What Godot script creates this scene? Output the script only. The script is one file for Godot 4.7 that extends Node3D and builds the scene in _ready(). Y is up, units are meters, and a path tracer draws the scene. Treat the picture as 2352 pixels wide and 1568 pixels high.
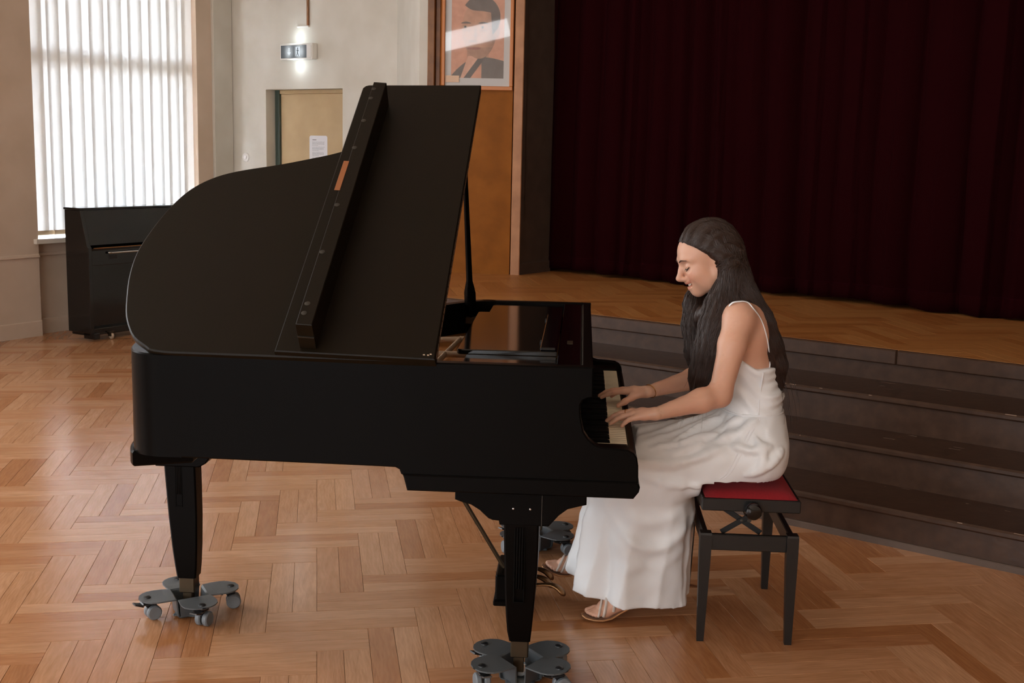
extends Node3D
# A recital hall: grand piano on three dollies, pianist on a stool, curtained stage behind, upright piano by the window.

var used := {}
var M := {}

const WIN_E := 14.0                            # window daylight
const REAR_E := 19.0
const WIN_C := Color(0.97, 0.985, 1.0)

func _ready():
	# camera
	var cam := Camera3D.new()
	cam.name = "camera"
	cam.position = Vector3(-0.1547, 1.5979, 3.3205)
	cam.basis = Basis(Vector3.UP, 0.0563) * Basis(Vector3.RIGHT, -0.1572) * Basis(Vector3.BACK, 0.0219)
	cam.fov = rad_to_deg(2.0 * atan(784.0 / 2737.0))
	cam.near = 0.05
	cam.far = 80.0
	add_child(cam)
	cam.current = true
	# sky and exposure
	var we := WorldEnvironment.new()
	we.name = "world"
	var e := Environment.new()
	e.background_mode = Environment.BG_SKY
	var sk := ProceduralSkyMaterial.new()
	sk.sky_top_color = Color(0.80, 0.87, 0.95)
	sk.sky_horizon_color = Color(0.95, 0.97, 1.0)
	sk.ground_bottom_color = Color(0.45, 0.46, 0.42)
	sk.ground_horizon_color = Color(0.75, 0.77, 0.75)
	sk.sky_energy_multiplier = 10.0
	sk.ground_energy_multiplier = 3.0
	var sky := Sky.new()
	sky.sky_material = sk
	e.sky = sky
	e.tonemap_mode = Environment.TONE_MAPPER_LINEAR
	e.tonemap_exposure = 1.0
	e.sdfgi_enabled = true
	e.ssao_enabled = true
	e.ssil_enabled = true
	we.environment = e
	add_child(we)
	materials()
	# rear windows of the hall, high under the ceiling (their reflection crosses the portrait)
	var RW := frame(Vector3(-10.6, 0, 4.9), -31.0) * Transform3D(Basis(Vector3.UP, PI), Vector3(0, 0, 0))
	for k in 3: lit_window("window_%d" % (k + 5), RW * Transform3D(Basis(), Vector3(-6.5 - 3.8 * k, 3.75, 0.03)) * Transform3D(Basis(Vector3.BACK, deg_to_rad(-15.0)), Vector3(0, 0.45, 0)), 3.4, 0.46, -0.27, REAR_E * 0.12, WIN_C)
	for k in 3: lit_window("window_%d" % (k + 8), RW * Transform3D(Basis(), Vector3(-6.5 - 3.8 * k, 0, 0.0)), 3.4, 1.7, 0.95, REAR_E, WIN_C)
	room()
	grand_piano()
	dolly(Vector3(-0.300, 0, -0.128), [213.0, 323.0, 33.0, 143.0], "black steel four-armed dolly under the front piano leg nearest the camera")
	dolly(Vector3(-1.468, 0, -0.535), [150.0, 55.0, 330.0, 235.0], "grey steel four-armed dolly under the tail leg of the grand piano")
	dolly(Vector3(-0.300, 0, -1.372), [213.0, 323.0, 33.0, 143.0], "black steel dolly under the far front piano leg, half hidden behind the near leg")
	upright_piano()
	stool()
	person()

# ------------------------------------------------------------------ mesh builder
class MB:
	var st := SurfaceTool.new()
	var xf := Transform3D()
	var col := Color.WHITE
	var uvs := false
	func _init():
		st.begin(Mesh.PRIMITIVE_TRIANGLES)
		st.set_smooth_group(-1)
	func smooth(k: int): st.set_smooth_group(k)
	func v(p: Vector3, uv := Vector2.ZERO):
		st.set_color(col)
		st.set_uv(uv)
		st.add_vertex(xf * p)
	func tri(a: Vector3, b: Vector3, c: Vector3):      # counter-clockwise seen from outside
		v(a); v(c); v(b)
	func quad(a: Vector3, b: Vector3, c: Vector3, d: Vector3):
		tri(a, b, c); tri(a, c, d)
	func mesh() -> ArrayMesh:
		st.generate_normals()
		return st.commit()
	func box(lo: Vector3, hi: Vector3, bv := 0.002):
		var h := (hi - lo) / 2.0
		var c := (hi + lo) / 2.0
		var b: float = min(bv, min(h.x, min(h.y, h.z)) * 0.9)
		smooth(-1)
		for ax in 3:
			for s in [-1.0, 1.0]:
				var u := (ax + 1) % 3
				var w := (ax + 2) % 3
				var q := []
				for k in [[-1, -1], [1, -1], [1, 1], [-1, 1]]:
					var p := Vector3()
					p[ax] = s * h[ax]
					p[u] = k[0] * (h[u] - b)
					p[w] = k[1] * (h[w] - b)
					q.append(c + p)
				if s > 0: quad(q[0], q[1], q[2], q[3])
				else: quad(q[3], q[2], q[1], q[0])
		if b <= 0.0: return
		for ax in 3:
			var u := (ax + 1) % 3
			var w := (ax + 2) % 3
			for su in [-1.0, 1.0]:
				for sw in [-1.0, 1.0]:
					var q := []
					for e in [[-1.0, 0], [1.0, 0], [1.0, 1], [-1.0, 1]]:
						var p := Vector3()
						p[ax] = e[0] * (h[ax] - b)
						p[u] = su * (h[u] if e[1] == 0 else h[u] - b)
						p[w] = sw * (h[w] - b if e[1] == 0 else h[w])
						q.append(c + p)
					if su * sw < 0: quad(q[0], q[1], q[2], q[3])
					else: quad(q[3], q[2], q[1], q[0])
		for sx in [-1.0, 1.0]:
			for sy in [-1.0, 1.0]:
				for sz in [-1.0, 1.0]:
					var p0 := c + Vector3(sx * h.x, sy * (h.y - b), sz * (h.z - b))
					var p1 := c + Vector3(sx * (h.x - b), sy * h.y, sz * (h.z - b))
					var p2 := c + Vector3(sx * (h.x - b), sy * (h.y - b), sz * h.z)
					if sx * sy * sz > 0: tri(p0, p1, p2)
					else: tri(p0, p2, p1)
	static func area(poly: Array) -> float:
		var s := 0.0
		for i in poly.size():
			var a: Vector2 = poly[i]
			var b: Vector2 = poly[(i + 1) % poly.size()]
			s += a.x * b.y - b.x * a.y
		return s / 2.0
	static func inset(poly: Array, b: float) -> Array:
		var out := []
		var n := poly.size()
		for i in n:
			var p: Vector2 = poly[i]
			var e0: Vector2 = (p - poly[(i + n - 1) % n]).normalized()
			var e1: Vector2 = (poly[(i + 1) % n] - p).normalized()
			var n0 := Vector2(-e0.y, e0.x)
			var n1 := Vector2(-e1.y, e1.x)
			var m := (n0 + n1)
			var k: float = b / max(0.35, 1.0 + n0.dot(n1)) 
			out.append(p + m * k)
		return out
	# a polygon in local x, y pushed along local z from w0 to w1, edges rounded off by b
	func prism(poly_in: Array, w0: float, w1: float, b := 0.0015):
		var poly := poly_in.duplicate()
		if area(poly) < 0.0: poly.reverse()
		var n := poly.size()
		var small := inset(poly, b) if b > 0.0 else poly
		var at := func(p: Vector2, w: float) -> Vector3: return Vector3(p.x, p.y, w)
		smooth(-1)
		var ids := Geometry2D.triangulate_polygon(PackedVector2Array(small))
		for k in range(0, ids.size(), 3):
			var a: Vector2 = small[ids[k]]
			var c: Vector2 = small[ids[k + 1]]
			var d: Vector2 = small[ids[k + 2]]
			if (c - a).cross(d - a) < 0.0:
				var t := c
				c = d
				d = t
			tri(at.call(a, w1), at.call(c, w1), at.call(d, w1))
			tri(at.call(a, w0), at.call(d, w0), at.call(c, w0))
		var g := 1
		for i in n:
			var p: Vector2 = poly[i]
			var q: Vector2 = poly[(i + 1) % n]
			var o: Vector2 = poly[(i + n - 1) % n]
			if (p - o).normalized().dot((q - p).normalized()) < 0.87: g += 1
			smooth(g)
			quad(at.call(p, w0 + b), at.call(q, w0 + b), at.call(q, w1 - b), at.call(p, w1 - b))
			if b > 0.0:
				smooth(-1)
				var p2: Vector2 = small[i]
				var q2: Vector2 = small[(i + 1) % n]
				quad(at.call(p, w1 - b), at.call(q, w1 - b), at.call(q2, w1), at.call(p2, w1))
				quad(at.call(p2, w0), at.call(q2, w0), at.call(q, w0 + b), at.call(p, w0 + b))
	# profile of Vector2(radius, height) turned round local y
	func lathe(prof: Array, seg := 24, sharp := 0.8):
		var g := 1
		for i in prof.size() - 1:
			var a: Vector2 = prof[i]
			var b: Vector2 = prof[i + 1]
			if i > 0 and (a - prof[i - 1]).normalized().dot((b - a).normalized()) < sharp: g += 1
			smooth(g)
			for k in seg:
				var t0 := TAU * k / seg
				var t1 := TAU * (k + 1) / seg
				var p0 := Vector3(a.x * cos(t0), a.y, -a.x * sin(t0))
				var p1 := Vector3(a.x * cos(t1), a.y, -a.x * sin(t1))
				var p2 := Vector3(b.x * cos(t1), b.y, -b.x * sin(t1))
				var p3 := Vector3(b.x * cos(t0), b.y, -b.x * sin(t0))
				if a.x > 1e-6: tri(p0, p1, p2)
				if b.x > 1e-6: tri(p0, p2, p3)
	# tube through points; radii one per point; flat squashes the second axis
	func tube(pts: Array, radii: Array, seg := 10, flat := 1.0, up := Vector3.UP):
		smooth(1)
		var rings := []
		var n := pts.size()
		for i in n:
			var d: Vector3 = (pts[min(i + 1, n - 1)] - pts[max(i - 1, 0)]).normalized()
			var s := d.cross(up)
			if s.length() < 0.05: s = d.cross(Vector3(0.9, 0.1, 0.4))
			s = s.normalized()
			var t := s.cross(d).normalized()
			up = t
			var ring := []
			for k in seg:
				var a := TAU * k / seg
				ring.append(pts[i] + (s * cos(a) + t * sin(a) * flat) * radii[i])
			rings.append(ring)
		for i in n - 1:
			for k in seg:
				var k2 := (k + 1) % seg
				quad(rings[i][k2], rings[i][k], rings[i + 1][k], rings[i + 1][k2])
		smooth(-1)
		for k in range(1, seg - 1):
			tri(rings[0][0], rings[0][k], rings[0][k + 1])
			tri(rings[n - 1][0], rings[n - 1][k + 1], rings[n - 1][k])
	func ell_tooth(c: Vector3, r: Vector3):        # small ellipsoid
		smooth(1)
		for i in 6:
			for k in 10:
				var q := []
				for e in [[i, k], [i, k + 1], [i + 1, k + 1], [i + 1, k]]:
					var a: float = PI * e[0] / 6.0
					var b: float = TAU * e[1] / 10.0
					q.append(c + Vector3(r.x * sin(a) * cos(b), r.y * cos(a), r.z * sin(a) * sin(b)))
				if i > 0: tri(q[0], q[1], q[2])
				if i < 5: tri(q[0], q[2], q[3])
	# wall of constant thickness along a plan path: outer and inner points (Vector2 x, z), from y0 to y1
	func ring_wall(outer: Array, inner: Array, y0: float, y1: float, b := 0.002):
		var P := func(p: Vector2, y: float) -> Vector3: return Vector3(p.x, y, p.y)
		for i in outer.size() - 1:
			var a: Vector2 = outer[i]
			var c: Vector2 = outer[i + 1]
			var d: Vector2 = inner[i]
			var e: Vector2 = inner[i + 1]
			var a2 := a.lerp(d, b / a.distance_to(d))
			var c2 := c.lerp(e, b / c.distance_to(e))
			smooth(1)
			quad(P.call(a, y0), P.call(a, y1 - b), P.call(c, y1 - b), P.call(c, y0))
			smooth(2)
			quad(P.call(a, y1 - b), P.call(a2, y1), P.call(c2, y1), P.call(c, y1 - b))
			smooth(3)
			quad(P.call(a2, y1), P.call(d, y1), P.call(e, y1), P.call(c2, y1))
			smooth(4)
			quad(P.call(d, y1), P.call(d, y0), P.call(e, y0), P.call(e, y1))
			smooth(5)
			quad(P.call(d, y0), P.call(a, y0), P.call(c, y0), P.call(e, y0))

# ------------------------------------------------------------------ scene helpers
func numbered(called: String) -> String:
	used[called] = used.get(called, -1) + 1
	return called if used[called] == 0 else "%s_%03d" % [called, used[called]]

func tag(o: Node, label: String, category: String, group := ""):
	o.set_meta("label", label)
	o.set_meta("category", category)
	if group: o.set_meta("group", group)

func thing(called: String, label: String, category: String, xf := Transform3D(), group := "") -> Node3D:
	var o := Node3D.new()
	o.name = numbered(called)
	o.transform = xf
	add_child(o, true)
	tag(o, label, category, group)
	return o

func obj(called: String, m, mat: Material, parent: Node = null, label := "") -> MeshInstance3D:
	var o := MeshInstance3D.new()
	o.mesh = m.mesh() if m is MB else m
	o.material_override = mat
	if parent == null:
		o.name = numbered(called)
		add_child(o, true)
	else:
		var k := 0
		var nm := called
		while parent.has_node(NodePath(nm)):
			k += 1
			nm = "%s_%03d" % [called, k]
		o.name = nm
		parent.add_child(o, true)
	if label: o.set_meta("label", label)
	return o

var counts := {}
func piece(called: String, m: Mesh, mat: Material, parent: Node, xf: Transform3D) -> MeshInstance3D:   # fast numbering for many alike pieces
	var key := str(parent.get_instance_id()) + called
	counts[key] = counts.get(key, -1) + 1
	var o := MeshInstance3D.new()
	o.name = called if counts[key] == 0 else "%s_%03d" % [called, counts[key]]
	o.mesh = m
	o.material_override = mat
	o.transform = xf
	parent.add_child(o, true)
	return o

func struct(called: String, m, mat: Material, parent: Node = null, xf := Transform3D()) -> MeshInstance3D:
	var o := obj(called, m, mat, parent)
	o.transform = xf
	if parent == null: o.set_meta("kind", "structure")
	return o

func bx(lo: Vector3, hi: Vector3, b := 0.002) -> MB:
	var m := MB.new()
	m.box(lo, hi, b)
	return m

func pr(poly: Array, w0: float, w1: float, B: Transform3D, b := 0.0015) -> MB:
	var m := MB.new()
	m.xf = B
	m.prism(poly, w0, w1, b)
	return m

func frame(o: Vector3, deg: float) -> Transform3D:      # local x along (cos, 0, -sin), local z along (sin, 0, cos)
	return Transform3D(Basis(Vector3.UP, deg_to_rad(deg)), o)

func mat(hex: String, rough := 0.6, metal := 0.0, spec := 0.5) -> StandardMaterial3D:
	var m := StandardMaterial3D.new()
	m.albedo_color = Color(hex)
	m.roughness = rough
	m.metallic = metal
	m.metallic_specular = spec
	return m

func noise(freq: float, oct := 3, sd := 1) -> FastNoiseLite:
	var n := FastNoiseLite.new()
	n.seed = sd
	n.frequency = freq
	n.fractal_octaves = oct
	n.noise_type = FastNoiseLite.TYPE_SIMPLEX_SMOOTH
	return n

func noise_tex(freq: float, lo: Color, hi: Color, size := 512, oct := 4, sd := 1, as_normal := false, bump := 2.0) -> NoiseTexture2D:
	var t := NoiseTexture2D.new()
	t.width = size
	t.height = size
	t.seamless = true
	t.noise = noise(freq, oct, sd)
	t.generate_mipmaps = false
	if as_normal:
		t.as_normal_map = true
		t.bump_strength = bump
	else:
		var g := Gradient.new()
		g.set_color(0, lo)
		g.set_color(1, hi)
		t.color_ramp = g
	return t

func textured(m: StandardMaterial3D, t: Texture2D, scale: float, world := false) -> StandardMaterial3D:
	m.albedo_texture = t
	m.uv1_triplanar = true
	m.uv1_world_triplanar = world
	m.uv1_scale = Vector3.ONE * scale
	return m

func bumpy(m: StandardMaterial3D, freq: float, strength: float, scale: float, sd := 5) -> StandardMaterial3D:
	m.normal_enabled = true
	m.normal_texture = noise_tex(freq, Color.BLACK, Color.WHITE, 256, 3, sd, true, strength)
	m.normal_scale = 0.5
	m.uv1_triplanar = true
	if m.albedo_texture == null: m.uv1_scale = Vector3.ONE * scale
	return m

func oak_image() -> Image:             # six plank strips of plain-sawn oak, light values round white
	var w := 768
	var h := 768
	var data := PackedByteArray()
	data.resize(w * h * 3)
	var n1 := noise(0.004, 3, 11)
	var n2 := noise(0.03, 3, 23)
	var n3 := noise(0.25, 2, 37)
	var i := 0
	for y in h:
		var strip := y / 128
		var yy := float(y % 128) - 64.0 + sin(strip * 2.7) * 40.0
		for x in w:
			var warp := n1.get_noise_2d(x * 0.55 + strip * 900.0, y * 1.5) * 26.0
			var ring := sin((yy + warp) * (0.30 + 0.06 * sin(strip * 1.9)) + yy * yy * 0.0012)
			var fine := n3.get_noise_2d(x * 0.035, y * 1.6 + strip * 50.0)
			var mid := n2.get_noise_2d(x * 0.10 + strip * 300.0, y * 0.8)
			var val := 0.925 + 0.018 * ring + 0.06 * fine + 0.06 * mid
			var c := clampf(val, 0.0, 1.0)
			data[i] = int(255.0 * c)
			data[i + 1] = int(255.0 * clampf(pow(c, 1.25), 0, 1))
			data[i + 2] = int(255.0 * clampf(pow(c, 1.55), 0, 1))
			i += 3
	return Image.create_from_data(w, h, false, Image.FORMAT_RGB8, data)

func materials():
	M.piano = mat("#090706", 0.34, 0.0, 0.16)
	bumpy(M.piano, 0.05, 1.0, 3.0)
	M.piano.normal_scale = 0.12
	M.lid = mat("#171007", 0.45, 0.0, 0.26)
	bumpy(M.lid, 0.08, 1.0, 4.0)
	M.lid.normal_scale = 0.15
	M.gloss = mat("#0c0a09", 0.09)
	M.black = mat("#070707", 0.55)
	M.black_key = mat("#090808", 0.5, 0.0, 0.2)
	M.ivory = mat("#e8dcc0", 0.35)
	M.brass = mat("#9a6a40", 0.35, 0.9)
	M.old_brass = mat("#463a2b", 0.45, 0.8)
	M.bronze = mat("#7d5a3a", 0.35, 0.9)
	M.gold_plate = mat("#b5783a", 0.40, 0.55)
	M.strut = mat("#cdb49a", 0.45, 0.3)
	M.hinge = mat("#6d5442", 0.5, 0.3)
	M.screw = mat("#4a4640", 0.4, 0.7)
	M.label_copper = mat("#a8683f", 0.45, 0.3)
	M.upright = mat("#0a0a0c", 0.12)
	M.dolly = mat("#565b5e", 0.42, 0.25)
	bumpy(M.dolly, 0.2, 2.0, 10.0)
	M.dolly.normal_scale = 0.2
	M.chrome = mat("#b8b8b8", 0.18, 1.0)
	M.wheel = mat("#70767b", 0.5)
	M.wheel_dark = mat("#17181a", 0.4)
	M.stool = mat("#131211", 0.38)
	M.velvet = textured(mat("#a00c1a", 0.9), noise_tex(0.08, Color(0.8, 0.8, 0.8), Color.WHITE, 256, 3, 8), 6.0)
	M.velvet.rim_enabled = true
	M.velvet.rim = 0.3
	var wall_t := noise_tex(0.008, Color(0.93, 0.92, 0.90), Color(1, 1, 1), 512, 4, 3)
	M.wall = textured(mat("#d8d4ca", 0.85), wall_t, 0.4)
	M.wall_warm = textured(mat("#d9c4b1", 0.85), wall_t, 0.4)
	M.sill = mat("#d9d2c6", 0.5)
	M.door = textured(mat("#c0a57c", 0.6), wall_t, 0.6)
	M.green = mat("#41504a", 0.5)
	M.white = mat("#e6e4de", 0.5)
	M.paper = mat("#e9e7e4", 0.8)
	M.panel = textured(mat("#985c22", 0.45, 0.0, 0.2), noise_tex(0.012, Color(0.84, 0.82, 0.80), Color(1, 1, 1), 512, 6, 14), 0.6)
	M.trim_wood = textured(mat("#8c5a2b", 0.45), noise_tex(0.02, Color(0.75, 0.72, 0.7), Color(1, 1, 1), 256, 4, 4), 1.2)
	M.post = textured(mat("#c08a62", 0.5), noise_tex(0.02, Color(0.85, 0.82, 0.8), Color(1, 1, 1), 256, 4, 6), 1.0)
	M.dark_trim = textured(mat("#5f4c40", 0.6), noise_tex(0.02, Color(0.85, 0.85, 0.85), Color(1, 1, 1), 256, 4, 7), 1.0)
	M.step = textured(mat("#4a3427", 0.36, 0.0, 0.4), noise_tex(0.015, Color(0.78, 0.76, 0.74), Color(1, 1, 1), 512, 5, 9), 1.5)
	bumpy(M.step, 0.06, 1.5, 1.5)
	M.step.normal_scale = 0.1
	M.scuff = mat("#8d7462", 0.6)
	M.curtain = textured(mat("#230407", 0.95, 0.0, 0.1), noise_tex(0.2, Color(0.8, 0.8, 0.8), Color(1, 1, 1), 256, 3, 18), 3.0)
	M.curtain_seam = mat("#24050a", 0.9, 0.0, 0.1)
	M.frame_wood = mat("#c1763a", 0.4)
	M.under = mat("#1c1009", 0.95, 0.0, 0.1)
	var oak := ImageTexture.create_from_image(oak_image())
	M.oak = []
	for c in ["#cf9b73", "#ca956c", "#c68f66", "#d4a17a", "#bf855b", "#cd9870", "#b77c50", "#c9936a"]:
		var m := mat(c, 0.20)
		m.albedo_texture = oak
		M.oak.append(m)
	M.oak_stage = []
	for c in ["#bd7f45", "#b87840", "#af6f37", "#c2864c"]:
		var m := mat(c, 0.40)
		m.albedo_texture = oak
		M.oak_stage.append(m)
	M.ceiling = mat("#d8cfc0", 0.9)
	M.slat = mat("#f4f3f0", 0.8)
	M.slat.backlight_enabled = true
	M.slat.backlight = Color(0.85, 0.85, 0.85)
	M.glass = mat("#ffffff", 0.02)
	M.glass.albedo_color = Color(1, 1, 1, 0.06)
	M.glass.transparency = BaseMaterial3D.TRANSPARENCY_ALPHA
	M.caption = mat("#d8b79c", 0.7)
	M.chrome_dark = mat("#5a5a5c", 0.25, 0.9)
	M.skin = mat("#d3a187", 0.46)
	M.skin.vertex_color_use_as_albedo = true
	M.skin.subsurf_scatter_enabled = true
	M.skin.subsurf_scatter_strength = 0.12
	M.teeth = mat("#e9dfd0", 0.25)
	M.nail = mat("#d9a592", 0.25)
	M.brow = mat("#4a3024", 0.7)
	M.hair_dark = mat("#1a100c", 0.6)
	M.hair = mat("#2f1d14", 0.46)
	M.satin = mat("#f0f2f4", 0.42)
	M.gold = mat("#c48a45", 0.25, 1.0)
	M.gold_leather = mat("#b9895f", 0.3, 0.6)
	M.insole = mat("#8a6a55", 0.6)
	M.glitter = textured(mat("#fbf2ea", 0.25, 0.0), noise_tex(0.6, Color(0.62, 0.58, 0.55), Color(1, 1, 1), 128, 2, 55), 40.0)
	M.weight = mat("#9b8468", 0.6)

func plank_mesh(L: float, W: float, T: float, k: int) -> ArrayMesh:   # chamfered board, top at y = 0, texture strip k
	var m := MB.new()
	var hx := L / 2.0 - 0.0006
	var hz := W / 2.0 - 0.0006
	var b := 0.0004
	var top := []
	var low := []
	for c in [[-1, 1], [1, 1], [1, -1], [-1, -1]]:
		top.append(Vector3(c[0] * (hx - b), 0, c[1] * (hz - b)))
		low.append(Vector3(c[0] * hx, -b, c[1] * hz))
	var uv := func(p: Vector3) -> Vector2: return Vector2(0.02 + 0.96 * (p.x / L + 0.5) if k % 2 == 0 else 0.98 - 0.96 * (p.x / L + 0.5), (float(k % 6) + 0.06 + 0.88 * (p.z / W + 0.5)) / 6.0)
	var q := func(a: Vector3, b2: Vector3, c: Vector3, d: Vector3):
		for p in [a, c, b2, a, d, c]: m.v(p, uv.call(p))
	q.call(top[0], top[1], top[2], top[3])
	for i in 4:
		var j := (i + 1) % 4
		q.call(low[i], low[j], top[j], top[i])
		q.call(low[i] + Vector3(0, -T, 0), low[j] + Vector3(0, -T, 0), low[j], low[i])
	return m.mesh()

# double herringbone of boards; inside(centre) -> bool; the nearest `most` boards are pieces of their own
func parquet(parent: Node3D, origin: Vector3, L: float, inside: Callable, wanted: Callable, mats: Array, most: int, N: int, sd: int):
	var rng := RandomNumberGenerator.new()
	rng.seed = sd
	var W := L / 6.0
	var Pq := W * 2.0
	var a := deg_to_rad(12.6)
	var e1 := Vector3(cos(a), 0, -sin(a))
	var e2 := Vector3(sin(a), 0, cos(a))
	var shapes := []
	for k in 6: shapes.append(plank_mesh(L, W, 0.010, k))
	var spots := []
	var cam := Vector3(-0.155, 0, 3.32)
	for i in range(-N, N):
		for j in range(-N, N):
			var o := origin + e1 * Pq * (-i + 3 * j) + e2 * Pq * (i + 3 * j)
			for r in 2:
				for b in [[L / 2.0, W * (0.5 + r), 0.0], [L + W * (0.5 + r), L / 2.0, 1.0]]:
					var c: Vector3 = o + e1 * b[0] + e2 * b[1]
					if inside.call(c): spots.append([c.distance_to(cam) + (0.0 if wanted.call(c) else 100.0), c, b[2]])
	spots.sort_custom(func(x, y): return x[0] < y[0])
	var rest := []
	for n in spots.size():
		var s: Array = spots[n]
		var turn := a + (-PI / 2.0 if s[2] > 0.5 else 0.0) + (PI if rng.randf() < 0.5 else 0.0)
		var xf := Transform3D(Basis(Vector3.UP, turn), s[1] + Vector3(0, rng.randf_range(-0.0004, 0.0), 0))
		var tilt := Basis(Vector3.RIGHT, rng.randf_range(-0.0025, 0.0025)) * Basis(Vector3.BACK, rng.randf_range(-0.0012, 0.0012))
		xf.basis = xf.basis * tilt
		var shape: ArrayMesh = shapes[rng.randi() % 6]
		var m: Material = mats[rng.randi() % mats.size()]
		if n < most and s[0] < 90.0: piece("plank", shape, m, parent, xf)
		else: rest.append([xf, m.albedo_color.srgb_to_linear()])
	if rest.is_empty(): return
	var mm := MultiMesh.new()
	mm.transform_format = MultiMesh.TRANSFORM_3D
	mm.use_colors = true
	mm.mesh = shapes[1]
	mm.instance_count = rest.size()
	for n in rest.size():
		mm.set_instance_transform(n, rest[n][0])
		mm.set_instance_color(n, rest[n][1])
	var far := StandardMaterial3D.new()
	far.albedo_texture = mats[0].albedo_texture
	far.roughness = mats[0].roughness
	far.vertex_color_use_as_albedo = true
	var o := MultiMeshInstance3D.new()
	o.name = "planks_beyond"
	o.multimesh = mm
	o.material_override = far
	o.set_meta("kind", "stuff")
	parent.add_child(o, true)

# ------------------------------------------------------------------ room
const P0 := Vector3(-4.64, 0, -6.299)          # foot of the window wall at the left jamb of the window in view
const SH := 0.66                               # stage height

func lit_window(called: String, xf: Transform3D, w: float, h: float, y0: float, energy: float, col: Color, parent_wall := true):
	# frame, mullions, glowing panes, and an area light of the same size just in front
	var root := Node3D.new()
	root.name = called
	root.transform = xf
	root.set_meta("kind", "structure")
	add_child(root, true)
	var f := MB.new()
	f.box(Vector3(0, y0, -0.08), Vector3(0.06, y0 + h, -0.01), 0.004)
	f.box(Vector3(w - 0.06, y0, -0.08), Vector3(w, y0 + h, -0.01), 0.004)
	f.box(Vector3(0, y0 + h - 0.06, -0.08), Vector3(w, y0 + h, -0.01), 0.004)
	f.box(Vector3(0, y0, -0.08), Vector3(w, y0 + 0.06, -0.01), 0.004)
	obj("window_frame", f, M.white, root)
	var g := StandardMaterial3D.new()
	g.albedo_color = Color("#cfd4d8")
	g.emission_enabled = true
	g.emission = col
	g.emission_energy_multiplier = 1.6
	obj("window_pane", bx(Vector3(0.05, y0 + 0.05, -0.06), Vector3(w - 0.05, y0 + h - 0.05, -0.05), 0.0), g, root)
	var l := AreaLight3D.new()
	l.name = numbered("window_light")
	l.area_size = Vector2(w - 0.1, h - 0.1)
	l.light_color = col
	l.light_energy = energy
	l.area_range = 40.0
	l.area_attenuation = 2.0
	l.shadow_enabled = true
	add_child(l, true)
	# an area light shines along its own -z: turn it to face the room (local +z of the wall)
	l.transform = xf * Transform3D(Basis(Vector3.UP, PI), Vector3(w / 2.0, y0 + h / 2.0, 0.01))

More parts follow.
